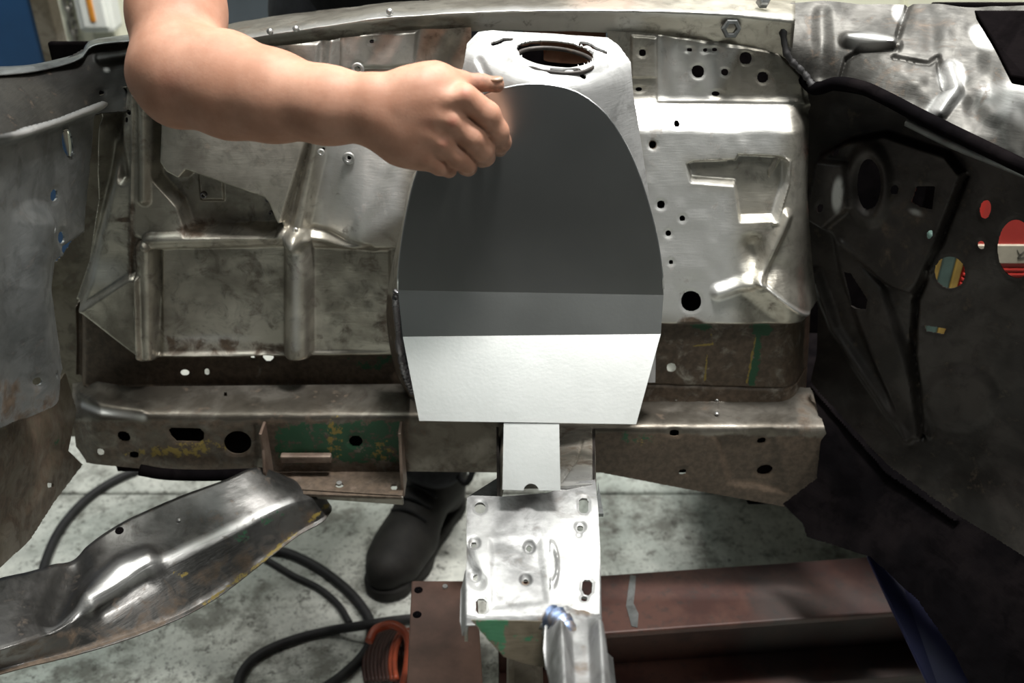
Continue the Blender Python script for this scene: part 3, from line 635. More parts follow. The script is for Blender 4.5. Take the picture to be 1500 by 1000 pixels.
PT = sheet('mounting_plate', [(684, 728), (690, 725), (735, 727), (800, 722), (830, 712), (850, 705), (872, 702), (876, 740), (879, 800), (882, 903), (858, 908), (820, 902), (800, 910), (770, 913), (740, 914), (712, 909), (676, 910), (673, 892), (674, 846), (683, 826)], PLT, NP, M['plate'], CM, plate_relief,
     [('e', 703, 742, 8), ('p', [(848, 732), (852, 728), (859, 728), (862, 733), (862, 746), (858, 750), (852, 750), (848, 745)]), ('p', [(697, 880), (701, 875), (708, 875), (713, 880), (713, 893), (708, 898), (701, 898), (697, 893)]), ('p', [(853, 852), (857, 847), (864, 848), (868, 853), (867, 866), (862, 870), (856, 868), (852, 862)]), ('e', 694, 794, 4), ('e', 775, 798, 4.2), ('e', 696, 838, 3.6), ('e', 770, 846, 3.6), ('e', 850, 770, 4.6), ('e', 848, 782, 1.8), ('e', 856, 875, 4.4)],
     [('p', 'poly', [(690, 740), (720, 740), (720, 900), (690, 900)], .3, 20), ('p', 'poly', [(800, 730), (876, 720), (880, 890), (800, 890)], .3, 30), ('r', 'line', [(676, 912), (740, 916), (800, 912)], .6, 7), ('r', 'e', (770, 848, 7, 5), .8, 6), ('r', 'e', (815, 905, 26, 8), .55, 10)], 1.5, .003, rough=.0009)
Pq = [at_t(690, 732, PLT(690, 732)), at_t(866, 727, PLT(866, 727)), at_t(872, 896, PLT(872, 896)), at_t(684, 900, PLT(684, 900))]
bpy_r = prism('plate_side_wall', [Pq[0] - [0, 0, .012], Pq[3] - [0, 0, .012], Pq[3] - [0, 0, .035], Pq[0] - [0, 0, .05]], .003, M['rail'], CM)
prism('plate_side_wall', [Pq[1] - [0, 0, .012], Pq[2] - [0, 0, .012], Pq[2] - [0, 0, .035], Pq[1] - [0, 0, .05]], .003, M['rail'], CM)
# the arm joining the plate to the frame rail
A4 = [at_y(727, 625, 1.05), at_y(872, 628, 1.03), at_t(872, 706, PLT(872, 706)) + [0, .004, -.004], at_t(728, 726, PLT(728, 726)) + [0, .004, -.004]]
ab, an = plane3((727, 625, 1.05), (872, 628, 1.03), (872, 706, at_t(872, 706, PLT(872, 706))[1] + .002))
sheet('crossmember_arm', [(728, 600), (866, 600), (872, 640), (874, 708), (830, 712), (800, 712), (729, 710)], ab, an, M['apron'], CM, lambda px, py, H: H - .02 * sstep(1 - (px - 727) / 10.) - .02 * sstep(1 - (875 - px) / 8.) - .003 * sstep(1 - sd_line(px, py, [(853, 645), (845, 672), (822, 705)]) / 3),
      [], [('r', 'poly', [(720, 590), (880, 590), (880, 690), (720, 700)], .45, 30), ('p', 'poly', [(820, 690), (880, 680), (880, 730), (820, 730)], .8, 24)], 1.8, .003, rough=.0015)
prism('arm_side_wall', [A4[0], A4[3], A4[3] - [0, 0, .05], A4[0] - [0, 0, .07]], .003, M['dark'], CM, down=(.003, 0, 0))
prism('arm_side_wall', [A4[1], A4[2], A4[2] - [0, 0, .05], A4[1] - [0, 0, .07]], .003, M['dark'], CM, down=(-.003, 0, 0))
e0 = at_t(690, 726, PLT(690, 726))
prism('gusset', [at_y(684, 728, .80), at_y(728, 700, .90), at_y(728, 728, .82)], .004, M['cool'], CM)
prism('gusset', [at_y(876, 705, .86), at_y(884, 752, .80), at_y(874, 752, .80)], .004, M['cool'], CM)
# green painted web under the plate
sheet('lower_web', [(690, 908), (800, 910), (806, 925), (803, 978), (770, 972), (738, 962), (712, 934)], plane3((690, 908, .60), (800, 910, .60), (760, 985, .575))[0], (0, -1, .4), M['brown'], CM, None, (), [('g', 'poly', [(690, 905), (745, 905), (740, 965), (700, 930)], .75, 24), ('g', 'e', (775, 940, 40, 20), .4, 24)], 2., .003, rough=.001)
box('lower_tube', at_z(742, 1030, .46) - [0, .03, .03], at_z(795, 965, .50) + [0, .03, 0], M['brown'], CM, .008)
# ground leg with two ridges running under the camera
lgb, lgn = plane3((800, 900, .60), (890, 900, .60), (850, 1040, .47))
def leg_relief(px, py, H):
    u = (px - 800 - (py - 900) * .05)
    H = H + .020 * sstep(1 - np.abs(u - 20) / 18.) + .020 * sstep(1 - np.abs(u - 76) / 17.) - .016 * sstep(1 - (96 - u) / 12.) - .016 * sstep(1 - (u + 2) / 10.)
    return H * sstep((py - 900) / 45.) + .003 * vnoise(px / 9., py / 9.) * sstep((960 - py) / 60.)
sheet('ground_leg', [(800, 900), (830, 888), (880, 900), (884, 940), (892, 975), (902, 1040), (812, 1040), (804, 970), (796, 930)], lgb, lgn, M['plate'], CM, leg_relief, (), [('r', 'e', (850, 895, 20, 8), .5, 10), ('r', 'poly', [(838, 940), (864, 938), (872, 1040), (842, 1040)], .42, 20)], 1.5, .003, rough=.0016)
sheet('leg_flange', [(882, 950), (898, 962), (906, 1040), (890, 1040)], plane3((882, 950, .60), (898, 962, .62), (900, 1040, .50))[0], (.4, -.8, .3), M['cool'], CM, None, (), (), 2., .003)
wb = NT('heat_tinted_weld'); nn = wb.noise(45, 3); M['tint'] = wb.out(wb.mix(wb.rng(nn, .4, .6), (.16, .22, .36), (.42, .34, .27)), .45, .85)
tube('weld_bead', [at_y(*q) for q in [(806, 905, .595), (820, 910, .588), (828, 924, .578), (824, 938, .572)]], .0095, M['tint'], CM, 24, 10, .3)
tube('weld_bead', [at_y(*q) for q in [(800, 915, .600), (810, 935, .585), (824, 952, .575), (836, 962, .570)]], .005, M['bright'], CM, 30, 8, .5)
# ---- firewall, toe board and cowl on the right
FWb = tps([(1190, 160, 1.20), (1300, 160, 1.16), (1500, 260, 1.02), (1190, 300, 1.19), (1195, 460, 1.17), (1190, 600, 1.14), (1330, 420, 1.08), (1520, 420, .98), (1520, 700, .93), (1380, 720, 1.0), (1280, 560, 1.09)])
FWn = np.array([-.55, -.8, .2])
def fw_relief(px, py, H):
    pl = lambda poly, h, wd: h * sstep(.5 - sd_poly(px, py, poly) / wd)
    H = H + pl([(1204, 228), (1245, 205), (1300, 195), (1390, 225), (1414, 255), (1380, 345), (1366, 395), (1336, 428), (1300, 414), (1222, 340), (1186, 318)], .018, 10)
    H = H + pl([(1204, 232), (1246, 236), (1252, 300), (1214, 332), (1188, 316)], .014, 9)
    H = H + .008 * sstep(1 - np.abs(sd_ell(px, py, 1279, 267, 26, 48)) / 12)
    H = H + pl([(1222, 342), (1240, 352), (1296, 420), (1330, 520), (1360, 640), (1330, 640), (1262, 480), (1234, 400)], .012, 12)
    H = H + pl([(1340, 430), (1520, 380), (1520, 720), (1380, 700), (1350, 560)], -.008, 60)
    H = H + .012 * sstep(1 - sd_line(px, py, [(1195, 400), (1222, 480), (1330, 640)]) / 12)
    H = H - .014 * sstep(1 - sd_line(px, py, [(1414, 258), (1378, 350), (1340, 440), (1336, 520), (1352, 640)]) / 7)
    H = H + .006 * sstep(1 - sd_ell(px, py, 1405, 585, 40, 34) / 20)
    return H
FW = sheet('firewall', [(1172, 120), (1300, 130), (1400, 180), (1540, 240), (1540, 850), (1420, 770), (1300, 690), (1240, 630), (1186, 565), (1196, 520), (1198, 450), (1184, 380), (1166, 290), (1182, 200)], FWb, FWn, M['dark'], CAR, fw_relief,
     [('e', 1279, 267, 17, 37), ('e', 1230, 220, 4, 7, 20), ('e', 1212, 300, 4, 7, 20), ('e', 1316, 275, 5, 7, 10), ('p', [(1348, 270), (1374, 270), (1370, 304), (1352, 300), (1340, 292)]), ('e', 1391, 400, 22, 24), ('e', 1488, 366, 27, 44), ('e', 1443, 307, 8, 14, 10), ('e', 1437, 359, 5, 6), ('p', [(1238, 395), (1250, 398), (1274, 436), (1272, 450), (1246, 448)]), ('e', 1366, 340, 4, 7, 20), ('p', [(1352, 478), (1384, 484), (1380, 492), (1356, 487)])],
     [('p', 'e', (1238, 280, 8, 24, 5), .9, 5), ('r', 'e', (1330, 340, 60, 80), .35, 60), ('g', 'e', (1210, 500, 16, 40), .35, 30), ('p', 'e', (1347, 308, 9, 4, 20), .6, 5)], 2.2, .002, rough=.0022)  # bright ellipse on the boss: its lit facet put into the colour
tag(FW, 'primed firewall, its shade put into the dark colour, pierced by round and oval holes')
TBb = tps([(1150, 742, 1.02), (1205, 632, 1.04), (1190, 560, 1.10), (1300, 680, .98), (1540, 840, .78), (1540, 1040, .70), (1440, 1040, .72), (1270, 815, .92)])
sheet('toe_board_and_shade', [(1146, 738), (1196, 700), (1204, 630), (1186, 556), (1245, 620), (1300, 680), (1400, 752), (1540, 840), (1540, 1040), (1440, 1040), (1400, 960), (1345, 880), (1275, 815), (1245, 806), (1182, 786), (1176, 766)], TBb, (-.5, -.7, .4), M['black'], CAR, lambda px, py, H: H + .01 * sstep(1 - sd_line(px, py, [(1190, 565), (1300, 690), (1400, 760)]) / 8), (), [], 3., .003, rough=.003)  # toe board enlarged into a near-black sheet standing for shade under the car
CWb = tps([(1150, 60, 1.165), (1165, 5, 1.22), (1310, 8, 1.20), (1440, 10, 1.14), (1540, 20, 1.08), (1190, 128, 1.15), (1260, 122, 1.10), (1310, 140, 1.06), (1400, 190, 1.0), (1540, 260, .93), (1300, 70, 1.12), (1420, 110, 1.05)])
def cw_relief(px, py, H):
    H = H + .010 * vnoise(px / 55., py / 50.) + .005 * vnoise(px / 22. + 3, py / 24.) * sstep((px - 1280) / 60.)
    H = H + .014 * sstep(1 - sd_line(px, py, [(1240, 60), (1310, 66)]) / 14)
    H = H - .008 * sstep(1 - sd_line(px, py, [(1232, 115), (1240, 88), (1260, 74), (1310, 72)]) / 6)
    H = H - .007 * sstep(1 - sd_line(px, py, [(1312, 66), (1322, 30), (1332, 6)]) / 6)
    H = H - .006 * sstep(1 - sd_line(px, py, [(1310, 84), (1362, 92), (1375, 82), (1385, 130)]) / 6)
    H = H - .006 * sstep(1 - sd_line(px, py, [(1204, 20), (1206, 110)]) / 18)
    H = H + .012 * sstep(1 - sd_line(px, py, [(1390, 100), (1400, 130), (1375, 165)]) / 16)
    return H
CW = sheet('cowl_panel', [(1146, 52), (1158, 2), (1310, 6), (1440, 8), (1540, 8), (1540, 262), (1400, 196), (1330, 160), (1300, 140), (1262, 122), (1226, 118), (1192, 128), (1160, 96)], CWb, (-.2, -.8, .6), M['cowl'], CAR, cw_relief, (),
     [('p', 'e', (1272, 62, 30, 10), 1., 10), ('p', 'e', (1396, 110, 18, 20), 1., 14), ('p', 'e', (1385, 150, 28, 12, -35), .9, 12), ('p', 'e', (1440, 55, 20, 12, 40), .9, 10), ('p', 'poly', [(1440, 130), (1540, 110), (1540, 200), (1470, 170)], .5, 30), ('r', 'e', (1350, 40, 50, 40), .35, 40), ('r', 'e', (1310, 110, 60, 24), .3, 40), ('p', 'e', (1316, 18, 8, 12), .9, 8)], 1.8, .002, rough=.002)
tag(CW, 'crumpled bare cowl corner with fresh weld marks')
tube('cowl_seal', [at_y(*q) for q in [(1178, 116, 1.165), (1194, 130, 1.14), (1226, 122, 1.11), (1262, 128, 1.085), (1300, 145, 1.055), (1340, 166, 1.03), (1400, 196, .985), (1470, 230, .945), (1540, 264, .915)]], .0075, M['black'], CAR, 90, 10)
tube('cowl_edge_rail', [at_y(*q) for q in [(1330, 178, 1.05), (1400, 212, 1.0), (1470, 240, .96), (1540, 268, .93)]], .006, M['cool'], CAR, 60, 8)
loft('cowl_underside', [[(1184, 122, 1.16), (1226, 120, 1.11), (1262, 126, 1.085), (1300, 143, 1.055), (1400, 194, .985), (1540, 262, .915)], [(1184, 134, 1.22), (1226, 135, 1.20), (1262, 140, 1.18), (1300, 152, 1.16), (1400, 206, 1.12), (1540, 276, 1.05)]], M['black'], CAR, 50, 4)
prism('black_hood_corner', [at_y(1426, 14, 1.02), at_y(1560, 14, .98), at_y(1560, 140, .92), at_y(1502, 116, .95), at_y(1480, 112, .96), at_y(1455, 62, .99)], .02, M['black'], CAR, bevel=.002)
# unseen black slab added off frame to keep light off firewall and toe board
prism('shade_slab', [(.585, 1.06, 1.008), (.60, .93, 1.0), (.72, .30, .99), (1.7, .30, .99), (1.7, 1.20, 1.01), (.66, 1.12, 1.01)], 0, M['black'], CAR, down=(0, 0, -.02), bevel=.003)
tube('seam_sealer', [at_y(*q) for q in [(1146, 40, 1.16), (1152, 78, 1.155), (1178, 108, 1.15), (1192, 128, 1.14)]], .004, M['rubber'], CAR, 30, 8, .3)

# inside of the outer fender, behind the pressed panels; cabin floor behind the firewall
box('outer_fender', (-.62, 1.335, .62), (-.12, 1.345, .955), M['black'], CAR, .003)
box('outer_fender', (-.12, 1.335, .50), (.60, 1.345, .955), M['black'], CAR, .003)
sheet('front_return', [(104, 150), (165, 135), (152, 300), (122, 420), (125, 640), (40, 640), (62, 400), (92, 372), (112, 340)], plane((0, 1.20, .5), (0, -1, 0)), (0, -1, 0), M['brown'], CAR, None, (), (), 4., .003)
box('cabin_floor', (.36, 1.16, .30), (1.6, 2.2, .32), M['black'], CAR, .003)
box('cabin_side', (.56, 1.36, .32), (1.6, 1.37, 1.0), M['black'], CAR, .003)

# ================================================================== the folded sheet-metal panel being offered up
PNL = empty('template_panel', (.02, .90, .62), 'new folded grey sheet-metal panel held against the strut tower', 'metal panel')
up3 = [(790, 124, .938), (583, 425, .905), (972, 432, .905)]
PU, PUn = plane3(*up3)
ub = lambda x, y: at_t(x, y, PU(x, y))
arch = [(583, 425), (583, 405), (587, 365), (594, 322), (603, 280), (613, 247), (628, 212), (652, 178), (690, 149), (730, 132), (770, 124), (805, 125), (846, 136), (884, 164), (911, 202), (932, 246), (950, 300), (963, 352), (970, 400), (972, 432)]
arch = [tuple(q) for q in catmull(arch, 90)]
TH = .0022
prism('upper_face', [ub(*q) for q in arch], TH, M['panel'], PNL)
bl, br = ub(583, 425), ub(972, 432)
cl = at_y(590, 493, .8800); m_, _ = plane3((583, 425, bl[1]), (972, 432, br[1]), (590, 493, .88)); cr = at_t(968, 489, m_(968, 489))
prism('middle_face', [bl, br, cr, cl], TH, M['panel'], PNL)
dl = at_y(614, 616, .8135); m_, _ = plane3((590, 493, cl[1]), (968, 489, cr[1]), (614, 616, .8135)); dr = at_t(932, 621, m_(932, 621))
prism('lower_face', [cl, cr, dr, dl], TH, M['panel'], PNL)
# cut edge shows as a bright line round the arch
tube('cut_edge', [ub(*q) + PUn * -.0011 for q in arch[::2]], .0012, M['edge'], PNL, 0, 6)
tb, tn = plane3((738, 619, .8140), (819, 619, .8140), (778, 717, .7620))
prism('tab', [at_t(x, y, tb(x, y)) for x, y in [(738, 617), (819, 617), (821, 718)] + [(778 + 11 * math.cos(a), 718 - 10 * math.sin(a)) for a in np.linspace(0, math.pi, 12)] + [(736, 717)]], TH, M['panel'], PNL)

# ================================================================== the person
def surface_nets(fn, lo, hi, h):
    lo = np.array(lo, float); n = np.ceil((np.array(hi) - lo) / h).astype(int) + 1
    ax = [lo[i] + h * np.arange(n[i]) for i in range(3)]
    V = np.empty(n, np.float32)
    for i0 in range(0, n[0], 24):
        X, Y, Z = np.meshgrid(ax[0][i0:i0+24], ax[1], ax[2], indexing='ij')
        V[i0:i0+24] = fn(np.stack([X, Y, Z], -1).astype(np.float32))
    I = V < 0; S = np.zeros(n - 1, np.uint8)
    for dx in (0, 1):
        for dy in (0, 1):
            for dz in (0, 1): S += I[dx:n[0]-1+dx, dy:n[1]-1+dy, dz:n[2]-1+dz]
    act = np.argwhere((S > 0) & (S < 8)); cid = np.full(n - 1, -1); cid[tuple(act.T)] = np.arange(len(act))
    acc = np.zeros((len(act), 3)); cnt = np.zeros(len(act))
    for a in range(3):
        b, c = [k for k in range(3) if k != a]
        for ob in (0, 1):
            for oc in (0, 1):
                o = np.zeros(3, int); o[b] = ob; o[c] = oc; p = act + o; q = p.copy(); q[:, a] += 1
                v0 = V[tuple(p.T)]; v1 = V[tuple(q.T)]; m = (v0 < 0) != (v1 < 0)
                t = np.where(m, v0 / np.where(m, v0 - v1, 1), 0); pos = p.astype(float); pos[:, a] += t
                acc += np.where(m[:, None], pos, 0); cnt += m
    P = lo + h * acc / cnt[:, None]; faces = []
    for a in range(3):
        b, c = (a + 1) % 3, (a + 2) % 3
        sl0 = [slice(None)] * 3; sl1 = [slice(None)] * 3; sl0[a] = slice(0, -1); sl1[a] = slice(1, None)
        m = I[tuple(sl0)] != I[tuple(sl1)]; e = np.argwhere(m)
        e = e[(e[:, b] > 0) & (e[:, c] > 0) & (e[:, b] < n[b] - 1) & (e[:, c] < n[c] - 1)]
        def cell(db, dc): q = e.copy(); q[:, b] -= db; q[:, c] -= dc; return cid[tuple(q.T)]
        f = np.stack([cell(1, 1), cell(0, 1), cell(0, 0), cell(1, 0)], 1)
        ins = I[tuple(e.T)]; f[~ins] = f[~ins][:, ::-1]; faces.append(f)
    return P, np.concatenate(faces)
def cone(p, a, b, ra, rb):
    a = np.asarray(a, np.float32); e = np.asarray(b, np.float32) - a
    q = p - a; u = np.clip((q @ e) / max(float(e @ e), 1e-9), 0, 1)
    return np.linalg.norm(q - u[..., None] * e, axis=-1) - (ra + (rb - ra) * u)
def su(a, b, k):
    h = np.clip(.5 + .5 * (b - a) / k, 0, 1); return b * (1 - h) + a * h - k * h * (1 - h)
def chain(p, pts, k=.004):
    d = None
    for (a, ra), (b, rb) in zip(pts[:-1], pts[1:]):
        c = cone(p, a, b, ra, rb); d = c if d is None else su(d, c, k)
    return d
def J(px, py, off, r):                        # joint in front of the panel: pixel, distance off the panel, radius in pixels
    t = float(PU(px, py)) - off
    return (at_t(px, py, t), r * t / F)
def Jt(px, py, t, r): return (at_t(px, py, t), r * t / F)
EL = Jt(268, 104, .985, 64)
fore_a = [EL, Jt(330, 112, .975, 60), Jt(400, 130, .955, 50), Jt(480, 146, .935, 41), Jt(545, 148, .925, 36)]
fore_b = [Jt(280, 122, .985, 60), Jt(340, 142, .975, 56), Jt(400, 152, .958, 50), Jt(480, 163, .94, 41), Jt(552, 172, .93, 36)]
upper = [Jt(262, -330, 1.10, 66), Jt(258, -120, 1.06, 68), Jt(259, 20, 1.02, 66), Jt(262, 100, .995, 62)]
elbow = [Jt(232, 112, 1.0, 34), Jt(256, 138, .995, 34)]
W = .038
index_ = [J(682, 143, .042, 20), J(714, 168, .039, 19), J(728, 192, .032, 17), J(734, 208, .021, 14.5), J(732, 219, .008, 11)]
middle = [J(664, 179, .044, 20), J(692, 202, .043, 18.5), J(707, 218, .035, 17), J(711, 229, .022, 14), J(706, 235, .008, 11)]
ring_ = [J(650, 211, .044, 18), J(671, 230, .042, 16), J(684, 239, .034, 14), J(686, 245, .020, 12), J(680, 246, .011, 11)]
pinky = [J(628, 232, .042, 17), J(644, 243, .040, 13.5), J(657, 247, .033, 11.5), J(658, 249, .020, 10.5), J(652, 248, .011, 10)]
thumb = [J(600, 132, .030, 30), J(640, 122, .022, 27), J(672, 121, .010, 16), J(704, 121, .004, 12.5), J(728, 124, .002, 11.5)]
palm = [[Jt(552, 146, .925, 34), J(620, 138, .034, 33), J(672, 144, .032, 24)], [Jt(552, 160, .927, 34), J(610, 165, .036, 32), J(656, 178, .034, 23)],
        [Jt(552, 172, .93, 34), J(604, 192, .036, 31), J(642, 207, .034, 22)], [Jt(552, 176, .932, 33), J(590, 206, .034, 31), J(620, 225, .034, 24)]]
tend = [[J(590, 150, .046, 16), J(655, 147, .050, 9), J(680, 142, .049, 12)], [J(590, 160, .047, 15), J(640, 172, .052, 9), J(662, 178, .052, 12)], [J(590, 172, .046, 14), J(630, 198, .051, 8), J(649, 210, .051, 11)]]
def hand_sdf(p):
    d = chain(p, fore_a, .02); d = su(d, chain(p, fore_b, .02), .02)
    d = su(d, chain(p, upper, .02), .022); d = su(d, chain(p, elbow, .01), .03)
    for c in palm: d = su(d, chain(p, c, .02), .014)
    d = su(d, chain(p, thumb[:3], .01), .014)
    for c in tend: d = su(d, chain(p, c, .004), .010)
    f = None
    for c in (index_, middle, ring_, pinky):
        q = chain(p, c, .004); f = q if f is None else su(f, q, .0016)
    d = su(d, f, .0055)
    return su(d, chain(p, thumb[1:], .004), .006)
allp = np.array([q[0] for c in (fore_a, fore_b, upper[1:], index_, middle, ring_, pinky, thumb) for q in c])
lo_b = allp.min(0) - .06; hi_b = allp.max(0) + .06
Vh, Fh = surface_nets(hand_sdf, lo_b, hi_b, .0022)
# skin tints: red knuckles, grimy finger ends
def pix(P):
    q = P - CAM; t = q @ FWD; return 750 + F * q[:, 0] / t, 500 - F * (q @ UP) / t
hx, hy = pix(Vh)
red = np.zeros(len(Vh))
for (x, y, r, v) in ((681, 137, 13, .6), (663, 179, 13, .75), (650, 210, 12, .5), (700, 118, 18, .35), (626, 180, 18, .25), (250, 120, 40, .25)):
    red = np.maximum(red, v * sstep(1 - np.hypot(hx - x, hy - y) / r))
gr = np.zeros(len(Vh))
for c in (index_, middle, ring_, pinky, thumb):
    for k, v in ((-1, 1.), (-2, .6)):
        gr = np.maximum(gr, v * sstep(1.35 - np.linalg.norm(Vh - c[k][0], axis=1) / (c[k][1] * 1.9)))
Sh = np.stack([red, gr, 0 * red, 0 * red], 1)
# the rest of the figure: leaning over the fender, feet on the floor
sh_r = upper[0][0]; ch = np.array([-.12, 1.50, 1.36]); pe = np.array([-.17, 1.62, .94])
def body_sdf(p):
    tor = cone(p * [1, 1, 1], pe, ch, .155, .17); tor = su(tor, cone(p, ch + [-.10, 0, 0], ch + [.10, 0, 0], .15, .15), .06)
    tor = su(tor, cone(p, pe + [-.07, 0, -.02], pe + [.07, 0, -.02], .13, .13), .05)
    tor = su(tor, chain(p, [(ch + [-.12, -.02, .10], .085), (sh_r, .062)], .02), .05)
    tor = su(tor, chain(p, [(ch + [.12, -.02, .10], .085), (ch + [.21, -.04, .06], .07), (ch + [.28, -.03, -.20], .052), (ch + [.22, -.16, -.34], .045)], .02), .05)
    hand = ch + [.20, -.22, -.37]
    tor = su(tor, chain(p, [(ch + [.22, -.16, -.34], .036), (hand, .034)], .01), .01)
    for k in range(4): tor = su(tor, cone(p, hand + [-.03 + .02 * k, 0, 0], hand + [-.034 + .021 * k, -.06 + .006 * abs(k - 1.4), -.03], .011, .008), .006)
    tor = su(tor, cone(p, hand + [-.03, .01, 0], hand + [-.07, -.03, -.01], .013, .009), .008)
    hd = ch + [-.02, -.13, .34]
    tor = su(tor, cone(p, ch + [0, -.02, .15], hd + [0, .03, -.06], .062, .056), .03)
    he = np.linalg.norm((p - hd) / [.078, .098, .118], axis=-1); he = (he - 1) * .08
    he = su(he, cone(p, hd + [0, -.05, -.075], hd + [0, -.06, -.085], .045, .04), .03)
    he = su(he, cone(p, hd + [0, -.098, .0], hd + [0, -.116, -.028], .010, .015), .012)
    for sx in (-1, 1): he = su(he, np.abs(np.linalg.norm((p - (hd + [sx * .080, .01, -.01])) / [.012, .024, .034], axis=-1) - .8) * .012 - .003, .006)
    tor = su(tor, he, .02)
    for (hip, kn, an) in legs: tor = su(tor, chain(p, [(hip, .088), (kn, .060), (an, .042)], .03), .04)
    return tor
legs = [(np.array([-.24, 1.62, .88]), np.array([-.30, 1.72, .48]), np.array([-.32, 1.86, .10])), (np.array([-.09, 1.60, .88]), np.array([-.12, 1.50, .50]), np.array([-.148, 1.452, .12]))]
Vb, Fb = surface_nets(body_sdf, (-.62, 1.0, .04), (.30, 2.0, 1.90), .011)
Vp = np.concatenate([Vh, Vb]); Fp = np.concatenate([Fh, Fb + len(Vh)])
PER = empty('person', (-.16, 1.55, 0), 'person in black T-shirt and dark trousers reaching a bare arm over the fender', 'person')
BODY = link('body', mesh_np('body', Vp, Fp, True, np.concatenate([Sh, np.zeros((len(Vb), 4))])), M['skin'], PER)
tag(BODY, 'bare right forearm and hand gripping the panel edge')
def shirt_sdf(p):
    d = cone(p, pe + [0, 0, .02], ch, .172, .188); d = su(d, cone(p, ch + [-.10, 0, 0], ch + [.10, 0, 0], .168, .168), .06)
    d = su(d, chain(p, [(ch + [-.12, -.02, .10], .102), (sh_r * .8 + (ch + [-.12, -.02, .10]) * .2, .086)], .02), .04)
    d = su(d, chain(p, [(ch + [.12, -.02, .10], .102), (ch + [.21, -.04, .06], .088), (ch + [.245, -.035, -.06], .08)], .02), .04)
    d = np.maximum(d, (pe[2] - .06) - p[..., 2]); return np.maximum(d, -cone(p, ch + [0, -.03, .12], ch + [0, -.10, .3], .075, .085))
Vs, Fs = surface_nets(shirt_sdf, (-.62, 1.1, .84), (.34, 1.95, 1.70), .011)
tag(link('t_shirt', mesh_np('t_shirt', Vs, Fs), M['cloth'], PER), 'black T-shirt')
def trouser_sdf(p):
    d = cone(p, pe + [-.07, 0, -.02], pe + [.07, 0, -.02], .145, .145)
    for (hip, kn, an) in legs: d = su(d, chain(p, [(hip, .105), (kn, .080), (an + [0, 0, .10], .068), (an + [0, 0, .055], .070)], .02), .03)
    d = d + .004 * np.sin(p[..., 2] * 70 + 4 * p[..., 0] * 10) * (p[..., 2] < .6)
    return np.maximum(d, p[..., 2] - (pe[2] + .06))
Vt, Ft = surface_nets(trouser_sdf, (-.5, 1.3, .10), (.12, 2.05, 1.04), .009)
tag(link('trousers', mesh_np('trousers', Vt, Ft), M['denim'], PER), 'dark trousers')
def boot(an, yaw, name):
    c, s_ = math.cos(yaw), math.sin(yaw)
    Lw = lambda q: np.array([an[0] + q[0] * c - q[1] * s_, an[1] + q[0] * s_ + q[1] * c, q[2]])
    pts = lambda L: [(Lw(q), r) for q, r in L]
    def sdf(p):
        d = chain(p, pts([((0, .02, .20), .054), ((0, .015, .12), .053), ((0, .03, .055), .046)]), .02)
        d = su(d, chain(p, pts([((0, .01, .09), .046), ((0, -.07, .068), .044), ((0, -.13, .050), .044), ((.002, -.185, .042), .038)]), .02), .025)
        d = su(d, chain(p, pts([((.02, -.10, .045), .036), ((.02, -.16, .04), .034)]), .01), .015)
        d = su(d, chain(p, pts([((-.02, -.10, .045), .036), ((-.016, -.16, .04), .034)]), .01), .015)
        return np.maximum(d, .020 - p[..., 2])
    A = np.array([Lw(q) for q in ((-.1, -.26, 0), (.1, -.26, 0), (.1, .1, .28), (-.1, .1, .28))])
    Vq, Fq = surface_nets(sdf, A.min(0) - .03, A.max(0) + .03, .005)
    b = link('boot', mesh_np('boot', Vq, Fq), M['leather'], PER)
    def sole(p):
        q = p.copy(); d = chain(p * [1, 1, 0], [(a * [1, 1, 0], r) for a, r in pts([((0, .04, 0), .042), ((0, -.03, 0), .038), ((0, -.13, 0), .052), ((.002, -.18, 0), .045)])], .02)
        return np.maximum(np.maximum(d, p[..., 2] - .026), .001 - p[..., 2])
    Vq, Fq = surface_nets(sole, (A.min(0) - .03) * [1, 1, 0] - [0, 0, .012], (A.max(0) + .03) * [1, 1, 0] + [0, 0, .04], .005)
    link('sole', mesh_np('sole', Vq, Fq), M['sole'], b)
    for k in range(4):
        y = -.03 - .022 * k; z = .143 - .0105 * k
        tube('lace', [Lw((-.036, y, z - .016)), Lw((0, y - .006, z + .002)), Lw((.036, y, z - .016))], .0028, M['cloth'], b, 10, 6)
    tube('pull_loop', [Lw((.05, .03, .17)), Lw((.085, .0, .165)), Lw((.08, -.02, .14)), Lw((.05, -.01, .15))], .006, M['cloth'], b, 16, 6)
    return b
boot(legs[1][2], -.42, 'boot'); boot(legs[0][2], .1, 'boot')
# thumb nail
nt = thumb[-1]; nd = thumb[-1][0] - thumb[-2][0]; nd /= np.linalg.norm(nd)
def nail(p):
    c_ = nt[0] + nd * -.001 + np.array([0, -.002, nt[1] * .80]); q = p - c_
    u = q @ nd; v = q[..., 2]; w_ = q - u[..., None] * nd
    return (np.sqrt((u / .0072) ** 2 + (w_[..., 1] / .0055) ** 2 + (v / .0026) ** 2) - 1) * .0024
Vn, Fn = surface_nets(nail, nt[0] - .016, nt[0] + [.016, .016, .02], .0008)
if len(Vn): link('thumb_nail', mesh_np('thumb_nail', Vn, Fn), M['nail'], PER)
# hair cap and eyes (above the frame)
hd = ch + [-.02, -.13, .34]
def hair(p): return np.maximum((np.linalg.norm((p - hd - [0, .012, .012]) / [.086, .104, .122], axis=-1) - 1) * .085, np.maximum(.01 - (p[..., 2] - hd[2]) - .9 * np.maximum(0, p[..., 1] - hd[1] + .03), -1))
Vr, Fr = surface_nets(hair, hd - .15, hd + .16, .008); link('hair', mesh_np('hair', Vr, Fr), M['hair'], PER)
for sx in (-1, 1): disc('eye', hd + [sx * .032, -.088, .012], (0, -1, 0), .012, .003, M['white'], PER, 14, 0, .003)

